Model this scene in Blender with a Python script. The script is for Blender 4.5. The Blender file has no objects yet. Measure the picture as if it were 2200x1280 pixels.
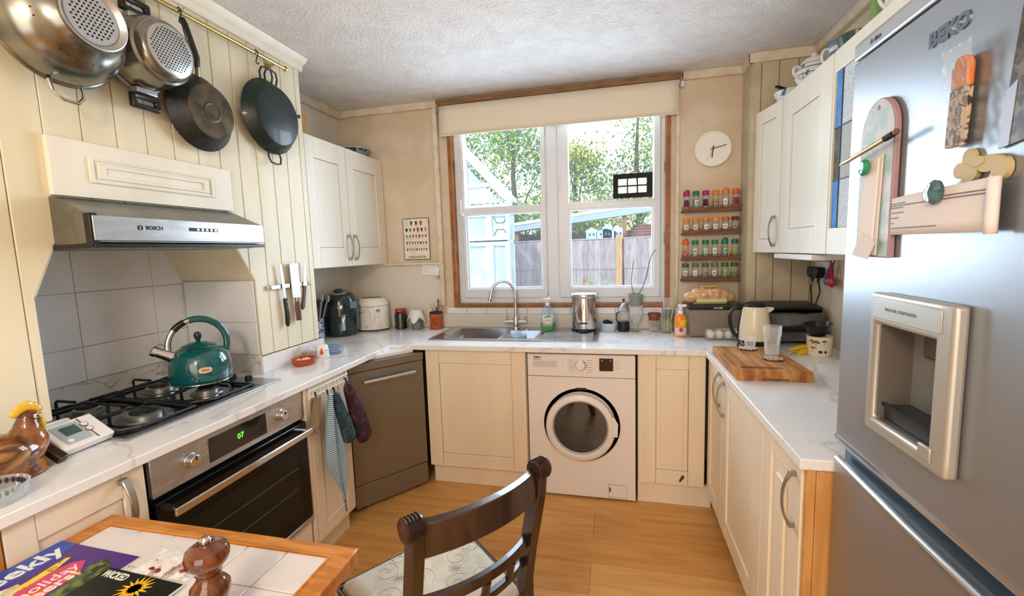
import bpy, bmesh, math, random
from math import pi, sin, cos, radians as R, sqrt, atan2
from mathutils import Vector, Matrix, Euler
C = bpy.context.scene.collection
SC = bpy.context.scene
rnd = random.Random(7)

# ---------------------------------------------------------------- camera
def make_camera():
    p, y, r = R(-6.217), R(13.1924), R(-1.8155)
    f = Vector((-sin(y) * cos(p), cos(y) * cos(p), sin(p)))
    rt = Vector((cos(y), sin(y), 0)); up = rt.cross(f)
    r2 = rt * cos(r) + up * sin(r); u2 = -rt * sin(r) + up * cos(r)
    m = Matrix((r2, u2, -f)).transposed().to_4x4()
    m.translation = Vector((.2643, -3.0178, 1.4377))
    cd = bpy.data.cameras.new('camera'); co = bpy.data.objects.new('camera', cd); C.objects.link(co)
    cd.sensor_width = 36; cd.lens = 944.576 / 2200 * 36; cd.clip_start = .02; cd.clip_end = 200
    co.matrix_world = m; SC.camera = co
make_camera()

# ---------------------------------------------------------------- light
def lin(c):
    if isinstance(c, str):
        c = [int(c[i:i + 2], 16) / 255 for i in (0, 2, 4)]
    return tuple((x / 12.92 if x < .04045 else ((x + .055) / 1.055) ** 2.4) for x in c)
w = bpy.data.worlds.new('sky'); SC.world = w; w.use_nodes = True
bg = w.node_tree.nodes['Background']; bg.inputs[0].default_value = (.90, .96, 1, 1); bg.inputs[1].default_value = 2.9
def light(name, typ, loc, energy, col, size=1, size_y=None, rot=(0, 0, 0)):
    l = bpy.data.lights.new(name, typ); l.energy = energy; l.color = col
    if typ == 'AREA':
        l.size = size
        if size_y: l.shape = 'RECTANGLE'; l.size_y = size_y
    elif typ == 'SUN': l.angle = R(size)
    else: l.shadow_soft_size = size
    o = bpy.data.objects.new(name, l); C.objects.link(o); o.location = loc; o.rotation_euler = rot
    return o
light('sun', 'SUN', (0, -3, 9), 3.4, (1, .93, .80), 1.5, rot=(R(48), 0, R(-28)))
# the ceiling light of the part of the kitchen behind the camera
light('ceiling_lamp', 'POINT', (-.1, -3.75, 2.1), 60, (1, .84, .66), .16)
# fill light added behind the camera, no real opening lets it in
light('rear_fill', 'AREA', (-.1, -4.52, 1.25), 34, (1, .94, .87), 1.6, 2.0, rot=(R(90), 0, 0))
# daylight falling through the sink window
light('window_daylight', 'AREA', (-.13, .32, 1.68), 75, (.80, .90, 1), 1.35, 1.15, rot=(R(-90), 0, 0))

SC.view_settings.view_transform = 'Standard'; SC.view_settings.look = 'None'
SC.view_settings.exposure = -0.08; SC.view_settings.gamma = 1; SC.view_settings.use_curve_mapping = False
SC.cycles.use_denoising = True
SC.cycles.max_bounces = 10; SC.cycles.diffuse_bounces = 5; SC.cycles.glossy_bounces = 5
SC.cycles.transmission_bounces = 10; SC.cycles.transparent_max_bounces = 12
SC.cycles.sample_clamp_indirect = 4; SC.cycles.caustics_reflective = False; SC.cycles.caustics_refractive = False

# ---------------------------------------------------------------- materials
MATS = {}
def mat(name, col, rough=.5, metal=0, col2=None, scale=20, detail=3, bump=0, bscale=None, stretch=None, spec=.5,
        alpha=1, trans=0, emit=None, estr=0, coat=0, ramp=(.4, .6), kind='noise', ior=1.45):
    if name in MATS: return MATS[name]
    m = bpy.data.materials.new(name); m.use_nodes = True; MATS[name] = m
    nt = m.node_tree; b = nt.nodes['Principled BSDF']; L = nt.links
    c = lin(col); b.inputs['Base Color'].default_value = (*c, 1); b.inputs['Roughness'].default_value = rough
    b.inputs['Metallic'].default_value = metal; b.inputs['Specular IOR Level'].default_value = spec
    b.inputs['Alpha'].default_value = alpha; b.inputs['Transmission Weight'].default_value = trans
    b.inputs['Coat Weight'].default_value = coat; b.inputs['IOR'].default_value = ior
    if emit: b.inputs['Emission Color'].default_value = (*lin(emit), 1); b.inputs['Emission Strength'].default_value = estr
    if col2 or bump:
        tc = nt.nodes.new('ShaderNodeTexCoord'); mp = nt.nodes.new('ShaderNodeMapping')
        L.new(tc.outputs['Object'], mp.inputs[0])
        if stretch: mp.inputs['Scale'].default_value = stretch
    if col2:
        if kind == 'wave':
            n = nt.nodes.new('ShaderNodeTexWave'); n.inputs['Scale'].default_value = scale; n.inputs['Distortion'].default_value = detail
            n.inputs['Detail'].default_value = 2; n.bands_direction = 'Z'
            out = n.outputs['Fac']
        elif kind == 'vor':
            n = nt.nodes.new('ShaderNodeTexVoronoi'); n.inputs['Scale'].default_value = scale; out = n.outputs['Distance']
        else:
            n = nt.nodes.new('ShaderNodeTexNoise'); n.inputs['Scale'].default_value = scale; n.inputs['Detail'].default_value = detail
            n.inputs['Distortion'].default_value = .6
            out = n.outputs['Fac']
        L.new(mp.outputs[0], n.inputs['Vector'])
        r = nt.nodes.new('ShaderNodeValToRGB'); r.color_ramp.elements[0].position = ramp[0]; r.color_ramp.elements[1].position = ramp[1]
        r.color_ramp.elements[0].color = (*c, 1); r.color_ramp.elements[1].color = (*lin(col2), 1)
        if kind == 'vein':
            e = r.color_ramp.elements; e[0].position = .480; e[1].position = .5
            x = e.new(.52); x.color = (*c, 1); n.inputs['Distortion'].default_value = 1.6
        L.new(out, r.inputs[0]); L.new(r.outputs[0], b.inputs['Base Color'])
    if bump:
        n2 = nt.nodes.new('ShaderNodeTexNoise'); n2.inputs['Scale'].default_value = bscale or scale; n2.inputs['Detail'].default_value = 4
        L.new(mp.outputs[0], n2.inputs['Vector'])
        bp = nt.nodes.new('ShaderNodeBump'); bp.inputs['Strength'].default_value = bump; bp.inputs['Distance'].default_value = .01
        L.new(n2.outputs['Fac'], bp.inputs['Height']); L.new(bp.outputs[0], b.inputs['Normal'])
    return m
def glass(name, col='ffffff', alpha=.12, rough=.03, spec=.5):
    """thin glass: mostly clear, still mirrors a little"""
    if name in MATS: return MATS[name]
    m = bpy.data.materials.new(name); m.use_nodes = True; MATS[name] = m
    nt = m.node_tree; L = nt.links; nt.nodes.clear()
    o = nt.nodes.new('ShaderNodeOutputMaterial'); mx = nt.nodes.new('ShaderNodeMixShader'); t = nt.nodes.new('ShaderNodeBsdfTransparent')
    b = nt.nodes.new('ShaderNodeBsdfPrincipled'); fr = nt.nodes.new('ShaderNodeLayerWeight'); fr.inputs[0].default_value = .25
    ad = nt.nodes.new('ShaderNodeMath'); ad.operation = 'MULTIPLY_ADD'; ad.inputs[1].default_value = .6; ad.inputs[2].default_value = alpha; ad.use_clamp = True
    b.inputs['Base Color'].default_value = (*lin(col), 1); b.inputs['Roughness'].default_value = rough
    t.inputs[0].default_value = (*[1 - (1 - x) * .35 for x in lin(col)], 1)
    L.new(fr.outputs['Fresnel'], ad.inputs[0]); L.new(ad.outputs[0], mx.inputs[0]); L.new(t.outputs[0], mx.inputs[1]); L.new(b.outputs[0], mx.inputs[2])
    L.new(mx.outputs[0], o.inputs[0])
    return m
M = {}
M['wall'] = mat('wall_paint', 'dbcdb8', .8, col2='d0bfa6', scale=3, bump=.12, bscale=60)
M['white_wall'] = mat('white_wall_paint', 'dcd6ca', .6, bump=.08, bscale=60)
M['ceiling'] = mat('artex_ceiling', 'dcd9d7', .9, col2='e4e2e1', scale=9, bump=.8, bscale=75)
M['board'] = mat('cream_board', 'e6dfc6', .42, col2='ddd4b6', scale=4, bump=.05, bscale=30, stretch=(1, 1, .25))
M['board_dull'] = mat('dull_board', 'c9bea4', .5, col2='bcb094', scale=5)
M['groove'] = mat('groove_shadow_paint', '9a8f70', .8)
M['cream'] = mat('cream_cabinet', 'ece8da', .42, col2='e6e0cf', scale=6, bump=.03, bscale=90, stretch=(1, 1, .2))
M['cream_base'] = mat('cream_base_cabinet', 'ebdfcb', .45, col2='e6d7c0', scale=6, bump=.04, bscale=90, stretch=(1, 1, .2))
M['carcass'] = mat('cabinet_carcass', 'd9d0bb', .6)
M['cornice'] = mat('cream_cornice', 'e0d8c4', .5, col2='d3c8ae', scale=14)
M['worktop'] = mat('marble_worktop', 'e9e9ea', .12, col2='d2d0ce', scale=1.3, detail=5, kind='vein')
M['marble'] = mat('marble_upstand', 'dededc', .2, col2='a9a49c', scale=5, detail=7, kind='vein')
M['tile'] = mat('white_tile', 'eff1f7', .16, col2='e9ebf1', scale=4)
M['grout'] = mat('grout', 'c2bdb0', .9)
M['plank'] = mat('oak_plank', 'cf9a58', .42, col2='bb8344', scale=5, detail=6, stretch=(.6, 5, 1), ramp=(.35, .7))
M['pine'] = mat('pine_wood', 'c98538', .4, col2='ae6a25', scale=8, detail=5, stretch=(1, 6, 1), coat=.3)
M['trimwood'] = mat('varnished_window_wood', 'a5672f', .4, col2='8b5325', scale=10)
M['upvc'] = mat('white_upvc', 'dfe6ef', .3)
M['white'] = mat('white_plastic', 'e9e8e6', .35)
M['wm'] = mat('white_enamel', 'e9e3e0', .3)
M['steel'] = mat('brushed_steel', 'c3c4c6', .30, .85, col2='b2b3b5', scale=40, stretch=(.2, 1, 1))
M['chrome'] = mat('chrome', 'd4d6d8', .1, 1)
M['handle'] = mat('satin_nickel', 'b5b0a6', .3, 1)
M['dsteel'] = mat('grey_steel_door', '8e877c', .42, .75, bump=.01)
M['dark'] = mat('black_plastic', '17181a', .3)
M['mattblack'] = mat('matt_black', '1a1a1a', .75)
M['iron'] = mat('cast_iron', '141516', .5, col2='24272a', scale=60, bump=.1)
M['fridge'] = mat('silver_fridge', 'a0a6ad', .33, .75, bump=.015, bscale=300)
M['fridge_trim'] = mat('silver_trim', 'b0aca4', .38, .45)
M['brass'] = mat('brass', 'c0a468', .25, 1)
M['darkwood'] = mat('dark_walnut', '38251d', .3, col2='251712', scale=8, detail=5, stretch=(3, 3, .6), coat=.4)
M['terracotta'] = mat('terracotta', 'b4562c', .7, col2='a24a25', scale=20)
M['glass'] = glass('clear_glass')
M['pane'] = glass('window_glass', 'e8f4ff', .03)

# ---------------------------------------------------------------- mesh building
class G:
    def __init__(s): s.v = []; s.f = []; s.m = []; s.mi = 0; s.T = None
    def add(s, vs, fs):
        n = len(s.v)
        if s.T is not None: vs = [tuple(s.T @ Vector(v)) for v in vs]
        s.v += [tuple(v) for v in vs]; s.f += [tuple(n + i for i in f) for f in fs]; s.m += [s.mi] * len(fs); return s
    def bx(s, x0, x1, y0, y1, z0, z1):
        return s.add([(x, y, z) for x in (x0, x1) for y in (y0, y1) for z in (z0, z1)],
                     [(0, 1, 3, 2), (4, 6, 7, 5), (0, 4, 5, 1), (2, 3, 7, 6), (0, 2, 6, 4), (1, 5, 7, 3)])
    def prism(s, poly, a0, a1, ax='y'):
        """poly in the two other axes (in x,y,z order), extruded along ax"""
        k = 'xyz'.index(ax); n = len(poly)
        def P(p, a): q = list(p); q.insert(k, a); return tuple(q)
        vs = [P(p, a0) for p in poly] + [P(p, a1) for p in poly]
        return s.add(vs, [tuple(range(n)), tuple(range(2 * n - 1, n - 1, -1))] + [(i, (i + 1) % n, n + (i + 1) % n, n + i) for i in range(n)])
    def lathe(s, prof, n=24, c=(0, 0, 0), axis='z', caps=True, sx=1, sy=1):
        vs = []; fs = []
        for r, z in prof:
            for i in range(n):
                a = 2 * pi * i / n; u, v = r * cos(a) * sx, r * sin(a) * sy
                p = (u, v, z) if axis == 'z' else ((z, u, v) if axis == 'x' else (u, z, v))
                vs.append(tuple(p[k] + c[k] for k in range(3)))
        k = len(prof)
        for j in range(k - 1):
            for i in range(n):
                i2 = (i + 1) % n; fs.append((j * n + i, j * n + i2, (j + 1) * n + i2, (j + 1) * n + i))
        if caps: fs.append(tuple(range(n - 1, -1, -1))); fs.append(tuple((k - 1) * n + i for i in range(n)))
        return s.add(vs, fs)
    def cyl(s, p0, p1, r, r1=None, n=16):
        return s.tube([p0, p1], r, n, r1=r1)
    def tube(s, pts, r, n=8, closed=False, r1=None, flat=None):
        pts = [Vector(p) for p in pts]; k = len(pts); vs = []; fs = []
        up = None
        for i, p in enumerate(pts):
            a = pts[i - 1] if i or closed else p; b = pts[(i + 1) % k] if i < k - 1 or closed else p
            t = (b - a).normalized()
            if up is None:
                up = Vector((0, 0, 1)) if abs(t.z) < .9 else Vector((1, 0, 0))
            u = t.cross(up).normalized(); w_ = u.cross(t); up = w_
            rr = r if r1 is None else r + (r1 - r) * i / max(1, k - 1)
            if isinstance(r, (list, tuple)): rr = r[i]
            for j in range(n):
                an = 2 * pi * j / n + (pi / 4 if n == 4 else 0)
                vs.append(p + u * cos(an) * rr + w_ * sin(an) * rr * (flat or 1))
        for i in range(k - (0 if closed else 1)):
            i2 = (i + 1) % k
            for j in range(n):
                j2 = (j + 1) % n; fs.append((i * n + j, i * n + j2, i2 * n + j2, i2 * n + j))
        if not closed: fs.append(tuple(range(n - 1, -1, -1))); fs.append(tuple((k - 1) * n + j for j in range(n)))
        return s.add(vs, fs)
    def sph(s, c, r, n=12, sz=None):
        rx, ry, rz = (r, r, r) if not isinstance(r, (tuple, list)) else r
        prof = [(sin(pi * j / n), -cos(pi * j / n)) for j in range(n + 1)]; prof[0] = (.02, -1); prof[-1] = (.02, 1)
        T0 = s.T; Tm = Matrix.Translation(c) @ Matrix.Diagonal((rx, ry, rz, 1)); s.T = (T0 @ Tm) if T0 is not None else Tm
        s.lathe(prof, n * 2); s.T = T0; return s
    def cells(s, xs, ys, inside, z0, z1, ax='z'):
        """a slab with holes: the cells of a grid for which inside(i, j) holds"""
        k = 'xyz'.index(ax); idx = {}; vs = []; fs = []
        def V(i, j, t):
            if (i, j, t) not in idx:
                q = [xs[i], ys[j]]; q.insert(k, z1 if t else z0); idx[(i, j, t)] = len(vs); vs.append(tuple(q))
            return idx[(i, j, t)]
        I = lambda i, j: 0 <= i < len(xs) - 1 and 0 <= j < len(ys) - 1 and inside(i, j)
        for i in range(len(xs) - 1):
            for j in range(len(ys) - 1):
                if not I(i, j): continue
                for t in (0, 1): fs.append((V(i, j, t), V(i + 1, j, t), V(i + 1, j + 1, t), V(i, j + 1, t)))
                if not I(i - 1, j): fs.append((V(i, j, 0), V(i, j + 1, 0), V(i, j + 1, 1), V(i, j, 1)))
                if not I(i + 1, j): fs.append((V(i + 1, j, 0), V(i + 1, j + 1, 0), V(i + 1, j + 1, 1), V(i + 1, j, 1)))
                if not I(i, j - 1): fs.append((V(i, j, 0), V(i + 1, j, 0), V(i + 1, j, 1), V(i, j, 1)))
                if not I(i, j + 1): fs.append((V(i, j + 1, 0), V(i + 1, j + 1, 0), V(i + 1, j + 1, 1), V(i, j + 1, 1)))
        return s.add(vs, fs)
    def grid(s, fn, nu, nv):
        vs = [fn(i / nu, j / nv) for j in range(nv + 1) for i in range(nu + 1)]
        return s.add(vs, [(j * (nu + 1) + i, j * (nu + 1) + i + 1, (j + 1) * (nu + 1) + i + 1, (j + 1) * (nu + 1) + i) for j in range(nv) for i in range(nu)])
    def mesh(s, name, mats, ang=35, raw=False):
        me = bpy.data.meshes.new(name); me.from_pydata(s.v, [], s.f)
        for m in (mats if isinstance(mats, (list, tuple)) else [mats]): me.materials.append(m)
        me.polygons.foreach_set('material_index', s.m)
        if raw: return me
        bm = bmesh.new(); bm.from_mesh(me); bmesh.ops.recalc_face_normals(bm, faces=bm.faces)
        if ang:
            for f in bm.faces: f.smooth = True
            c = R(ang)
            for e in bm.edges:
                if len(e.link_faces) == 2 and e.calc_face_angle(0) > c: e.smooth = False
        bm.to_mesh(me); bm.free(); return me
    def ob(s, name, mats, parent=None, bev=0, ang=35, solid=0, sub=0, seg=2, loc=None, rot=None, remesh=0, raw=False):
        o = bpy.data.objects.new(name, s.mesh(name, mats, ang, raw)); C.objects.link(o)
        if parent: o.parent = parent
        if loc: o.location = loc
        if rot: o.rotation_euler = rot
        if solid: md = o.modifiers.new('s', 'SOLIDIFY'); md.thickness = solid; md.offset = 0
        if remesh:
            md = o.modifiers.new('r', 'REMESH'); md.mode = 'VOXEL'; md.voxel_size = remesh; md.use_smooth_shade = True
            md = o.modifiers.new('sm', 'SMOOTH'); md.iterations = 6
        if bev: md = o.modifiers.new('b', 'BEVEL'); md.width = bev; md.segments = seg; md.limit_method = 'ANGLE'; md.angle_limit = R(40)
        if sub: md = o.modifiers.new('u', 'SUBSURF'); md.levels = sub; md.render_levels = sub
        return o
def tag(o, label=None, cat=None, group=None, kind=None):
    if label: o['label'] = label
    if cat: o['category'] = cat
    if group: o['group'] = group
    if kind: o['kind'] = kind
    return o
def thing(name, label, cat, loc=(0, 0, 0), rz=0, group=None, rot=None, kind=None):
    o = bpy.data.objects.new(name, None); C.objects.link(o); o.empty_display_size = .05
    o.location = loc; o.rotation_euler = rot if rot else (0, 0, rz)
    return tag(o, label, cat, group, kind)
def struct(name, g, m, bev=0, **k): o = g.ob(name, m, bev=bev, **k); o['kind'] = 'structure'; return o
def kids(o): return [c for c in bpy.data.objects if c.parent == o]
def dup(o, loc=None, rot=None, label=None, parent=None):
    c = o.copy(); C.objects.link(c); c.parent = parent
    if loc: c.location = loc
    if rot is not None: c.rotation_euler = rot
    if label: c['label'] = label
    for k in kids(o): dup(k, parent=c)
    return c
def text(body, size, m, parent, loc, rot=(pi / 2, 0, 0), align='CENTER', name='lettering', ext=.0003, sx=1, bold=0):
    c = bpy.data.curves.new(name, 'FONT'); c.body = body; c.size = size; c.align_x = align; c.align_y = 'CENTER'; c.extrude = ext; c.offset = bold
    c.resolution_u = 2
    t = bpy.data.objects.new(name, c); me = bpy.data.meshes.new_from_object(t); bpy.data.objects.remove(t); bpy.data.curves.remove(c)
    o = bpy.data.objects.new(name, me); C.objects.link(o); o.parent = parent; o.location = loc; o.rotation_euler = rot; o.scale = (sx, 1, 1)
    me.materials.clear(); me.materials.append(m); return o
def arc(cx, cy, r, a0, a1, n): return [(cx + r * cos(a0 + (a1 - a0) * i / n), cy + r * sin(a0 + (a1 - a0) * i / n)) for i in range(n + 1)]
# ================================================================ the room
H = 2.489; ZC = .89
# floor: slab and laminate planks running along x
fl = struct('floor', G().bx(-2.1, 1.6, -4.75, .1, -.08, -.004), M['groove'])
yy = .02; row = 0
plank_me = {}
pm = [mat('oak_plank_%d' % i, a, .4, col2=b, scale=5, detail=6, stretch=(.6, 5, 1), ramp=(.35, .7)) for i, (a, b) in enumerate((('d9a562', 'c68f4d'), ('d39d5a', 'bf8746'), ('deac69', 'cb9655')))]
k = 0
while yy > -4.6:
    x0 = .153 - (0 if row % 2 == 0 else .62)
    x = x0 - 1.25 * 2
    while x < 1.4:
        a, b = max(x, -2.0), min(x + 1.25, 1.45)
        if b - a > .05:
            g = G().bx(a + .0009, b - .0009, yy - .19 + .0009, yy - .0009, -.004, 0)
            g.ob('plank', pm[k % 3], fl); k += 1
        x += 1.25
    yy -= .19; row += 1
struct('ceiling', G().bx(-2.1, 1.6, -4.75, .3, H, H + .1), M['ceiling'])
# back wall with the window opening
WX0, WX1, WZ0, WZ1 = -.845, .592, 1.045, 2.39
struct('wall_back', G().cells([-2.1, WX0, WX1, 1.6], [-.1, WZ0, WZ1, 2.6], lambda i, j: not (i == 1 and j == 1), 0, .26, 'y'), M['wall'])
struct('wall_right', G().bx(1.36, 1.6, -4.75, 0, -.1, 2.6), M['wall'])
struct('wall_front', G().bx(-2.1, 1.6, -4.8, -4.6, -.1, 2.6), M['wall'])
# left wall: plain recess near the window, boarded chimney breast with the cooker alcove
AY0, AY1, AX = -2.09, -1.28, -1.80
struct('wall_left', G().bx(-2.1, -1.714, -.86, 0, -.1, 2.6), M['white_wall'])
cb = G()
cb.bx(-2.1, -1.392, AY1, -.858, -.1, 2.6).bx(-2.1, -1.392, -4.6, AY0, -.1, 2.6).bx(-2.1, -1.392, AY0, AY1, 1.52, 2.6).bx(-2.1, AX - .006, AY0, AY1, -.1, 1.52)
cb.bx(AX - .006, -1.43, AY0, AY1, -.1, .7)
cb.prism([(AY1, 1.335), (AY1, 1.52), (-1.385, 1.52)], AX - .006, -1.392, 'x'); cb.prism([(AY0, 1.345), (-2.015, 1.52), (AY0, 1.52)], AX - .006, -1.392, 'x')
br = struct('wall_chimney_breast', cb, M['groove'])
def opening(y):
    if y <= AY0 or y >= AY1: return None
    if y < -2.015: return 1.345 + (y - AY0) / (AY0 + 2.015) * -(1.52 - 1.345)
    if y > -1.385: return 1.335 + (AY1 - y) / .105 * (1.52 - 1.335)
    return 1.52
ys = [-.858 - .04] + [-.998 - .1 * i for i in range(0, 22)]
ys = [-.856] + [-.896 - .1017 * i for i in range(0, 22)]
for y1, y0 in zip(ys[:-1], ys[1:]):
    br_ = sorted([y for y in (AY0, -2.015, -1.385, AY1) if y0 < y < y1] + [y0 + .0012, y1 - .0012])
    segs = []
    for a, b in zip(br_[:-1], br_[1:]):
        m_ = (a + b) / 2; o_ = opening(m_)
        za = .972 if o_ is None else opening(max(a, AY0 + 1e-6)) if a > AY0 else 1.345
        if o_ is None: za = zb = .972 if y1 > -2.6 else .0
        else:
            za = opening(a) if (a > AY0 + 1e-5) else 1.345; zb = opening(b) if b < AY1 - 1e-5 else 1.335
        segs.append((a, b, za, zb))
    low = [(segs[0][0], segs[0][2])]
    for a, b, za, zb in segs:
        if low[-1] != (a, za): low.append((a, za))
        low.append((b, zb))
    poly = low + [(y1 - .0012, H - .001), (y0 + .0012, H - .001)]
    G().prism(poly, -1.392, -1.38, 'x').ob('board', M['board'], br, bev=.0025, seg=1)
# return side of the breast
G().bx(-1.72, -1.392, -.858, -.852, .89, H).ob('side_board', M['board'], br)
G().bx(AX - .006, AX - .0035, AY0, AY1, ZC, 1.52).bx(AX, -1.386, AY1 - .005, AY1 - .0035, ZC, 1.335).ob('grout_bed', M['grout'], br)
# jamb linings of the alcove
# alcove tiles
def tilerun(parent, plane, axis, us, zs, m=M['tile'], t=.006, clip=None):
    for u0, u1 in zip(us[:-1], us[1:]):
        for z0, z1 in zip(zs[:-1], zs[1:]):
            a, b, c, d = u0 + .001, u1 - .001, z0 + .001, z1 - .001
            poly = [(a, c), (b, c), (b, d), (a, d)]
            if clip and b > clip[0] and d > 1.34:
                zc = lambda u: 1.335 + (u - 0) * 0
            g = G()
            if axis == 'x': g.prism(poly, plane, plane + t, 'x')
            else: g.prism(poly, plane - t, plane, 'y')
            g.ob('tile', m, parent, bev=.001, seg=1)
tilerun(br, AX - .004, 'x', [-2.088, -1.73, -1.43, -1.283], [.972, 1.108, 1.325, 1.52])
tilerun(br, AY1 - .004, 'y', [-1.79, -1.60, -1.386], [.980, 1.135, 1.333])
# sloping underside of the alcove head
G().prism([(AY1 - .001, 1.335), (AY1 + .0, 1.338), (-1.386, 1.523), (-1.389, 1.52)], AX, -1.383, 'x').ob('soffit', M['board'], br)
G().prism([(AY0, 1.345), (AY0 + .004, 1.345), (-2.012, 1.52), (-2.016, 1.52)], AX, -1.383, 'x').ob('soffit', M['board'], br)
# marble upstands
G().bx(AX - .004, AX + .01, AY0, AY1, ZC, .968).ob('upstand', M['marble'], br)
G().bx(AX + .01, -1.382, AY1 - .018, AY1 - .004, ZC, .976).ob('upstand', M['marble'], br)
G().bx(-1.38, -1.362, AY1 - .018, -.84, ZC, .970).ob('upstand', M['worktop'], br, bev=.002)
G().bx(-1.38, -1.362, -2.6, AY0 + .03, ZC, .970).ob('upstand', M['worktop'], br, bev=.002)
# boxed pipe corner, boarded
bxg = struct('wall_pipe_boxing', G().bx(1.032, 1.36, -.168, 0, 0, H), M['groove'])
for a, b in ((1.03, 1.075), (1.078, 1.165), (1.168, 1.262), (1.265, 1.358)):
    G().bx(a, b, -.176, -.168, ZC, H - .045).ob('board', M['board_dull'], bxg, bev=.0025, seg=1)
G().bx(1.024, 1.032, -.174, 0, ZC, H - .045).ob('board', M['board_dull'], bxg, bev=.0025, seg=1)
# cornices and trims
def trim(name, g, m=None, bev=.004): return struct(name, g, m or M['cornice'], bev)
trim('trim_1', G().bx(-1.714, 1.03, -.03, 0, 2.44, H))
trim('trim_2', G().bx(-1.714, -1.684, -.856, -.03, 2.43, H))
tg = G().prism([(-1.38, 2.425), (-1.365, 2.425), (-1.36, 2.45), (-1.335, 2.468), (-1.325, 2.487), (-1.38, 2.487)], -4.6, -.845, 'y')
trim('trim_3', tg, M['cream'], .001)
trim('trim_4', G().bx(1.01, 1.032, -.19, 0, 2.435, H))
trim('trim_5', G().bx(1.01, 1.36, -.196, -.168, 2.435, H))
trim('trim_6', G().bx(1.33, 1.36, -4.6, -.196, 2.44, H))
trim('trim_7', G().bx(-.968, -.935, -.035, 0, 1.05, 2.44).bx(-.972, -.962, -.006, 0, 1.0, 2.44), M['cornice'], .003)
trim('trim_8', G().bx(-1.714, -.94, -.05, 0, 1.352, 1.368), M['cornice'], .003)
trim('trim_9', G().bx(.645, .668, -.012, 0, 1.03, 2.44), M['cornice'], .003)
# lighter board below the ledge, skirting tiles below the window
lo = struct('wall_splashback', G().bx(-1.714, -.972, -.012, 0, ZC, 1.352).bx(-1.714, -1.704, -.852, -.012, ZC, 1.37), M['white_wall'])
ub = struct('trim_10', G().bx(-1.70, 1.02, -.024, -.002, ZC, .988), M['white_wall'], .003)
tr = struct('wall_tile_strip', G().bx(-.93, 1.02, -.006, 0, .988, 1.036), M['grout'])
xx = -.93
while xx < 1.0:
    G().bx(xx + .0012, min(xx + .148, 1.019), -.014, -.006, .990, 1.034).ob('tile', M['tile'], tr, bev=.0015, seg=1); xx += .15

# ---------------------------------------------------------------- window
wt = struct('trim_11', G().cells([-.868, -.84, .587, .612], [1.038, 1.062, 2.36, 2.385], lambda i, j: not (i == 1 and j == 1), -.03, .03, 'y'), M['trimwood'], .003)
win = thing('window_1', 'white double casement window above the sink', None, (0, 0, 0)); win['kind'] = 'structure'
fy0, fy1 = .03, .11
G().cells([-.842, -.80, -.185, -.108, .562, .589], [1.06, 1.096, 2.36, 2.375], lambda i, j: i in (0, 2, 4) or j in (0, 2), fy0, fy1, 'y').ob('window_frame', M['upvc'], win, bev=.004)
for nm, x0, x1 in (('l', -.80, -.185), ('r', -.108, .562)):
    a, b = x0 + .003, x1 - .003
    za, zb = 1.099, 2.357; st = .042 if nm == 'l' else .05
    ir = x1 - .035 if nm == 'l' else x1 - .045; il = x0 + (.03 if nm == 'l' else .075)
    sa = G().cells([a, il, ir, b], [za, 1.165, 1.700, 1.745, 2.31, zb], lambda i, j: i in (0, 2) or j in (0, 2, 4), fy0 - .012, fy1 - .02, 'y').ob('sash', M['upvc'], win, bev=.005)
    G().cells([il - .001, il + .012, ir - .012, ir + .001], [1.164, 1.176, 1.689, 1.701], lambda i, j: not (i == 1 and j == 1), fy0 + .004, fy0 + .02, 'y').ob('glazing_bead', M['upvc'], sa, bev=.002)
    G().bx(il, ir, fy0 + .02, fy0 + .026, 1.16, 1.705).ob('pane', M['pane'], sa)
    G().bx(il, ir, fy0 + .02, fy0 + .026, 1.74, 2.315).ob('pane', M['pane'], sa)
for x, z in ((-.79, 1.70), (-.095, 1.86)):
    G().bx(x - .008, x + .008, -.005, .02, z - .012, z + .012).tube([(x, -.008, z), (x, -.016, z + .02), (x, -.012, z + .10)], .006, 8).ob('window_handle', M['white'], win)
for x, z in ((-.825, 1.35), (-.825, 2.0), (.575, 1.45), (.575, 1.9)):
    G().cyl((x, .02, z), (x, .02, z + .07), .007, n=10).ob('hinge', M['upvc'], win)
# sill board outside
struct('trim_12', G().bx(-.9, .66, .26, .36, 1.0, 1.04), M['upvc'], .004)
# roller blind
rb = thing('roller_blind', 'plain cream roller blind pulled a little way down over the window', 'blind', (-.125, -.045, 2.235))
G().grid(lambda u, v: (-.782 + 1.563 * u, -.010 + .002 * sin(u * 9) * (1 - v), v * .2), 24, 4).ob('blind_fabric', mat('blind_fabric', 'e6dcca', .9, bump=.05, bscale=300), rb, solid=.002)
G().cyl((-.782, -.010, .004), (.781, -.010, .004), .006, n=10).ob('bottom_bar', mat('blind_fabric'  '_bar', 'd9cfbb', .7), rb)
G().cyl((-.785, .008, .19), (.785, .008, .19), .017, n=16).ob('roller', M['white'], rb)
for x in (-.793, .793): G().bx(x - .004, x + .004, -.012, .045, .165, .215).ob('bracket', M['steel'], rb, bev=.002)
G().cyl((.80, .0, .19), (.80, .0, .19 - .03), .012, n=12).ob('chain_wheel', M['white'], rb)
struct('trim_13', G().bx(-.93, .68, -.055, 0, 2.441, 2.478), mat('blind_rail_wood', '8d6a45', .5, col2='77573a', scale=8, stretch=(1, 6, 6)), .004)
# unseen door frame added on the rear wall to go with the fill light
dr1 = thing('added_door', 'white door frame added behind the rear fill light', None, (0, 0, 0)); dr1['kind'] = 'structure'
G().cells([-.95, -.85, .65, .75], [0, .12, 2.05, 2.15], lambda i, j: i in (0, 2) or j in (0, 2), -4.6, -4.56, 'y').bx(-.13, -.07, -4.6, -4.57, .12, 2.05).ob('added_door_frame', M['upvc'], dr1, bev=.004)
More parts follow.
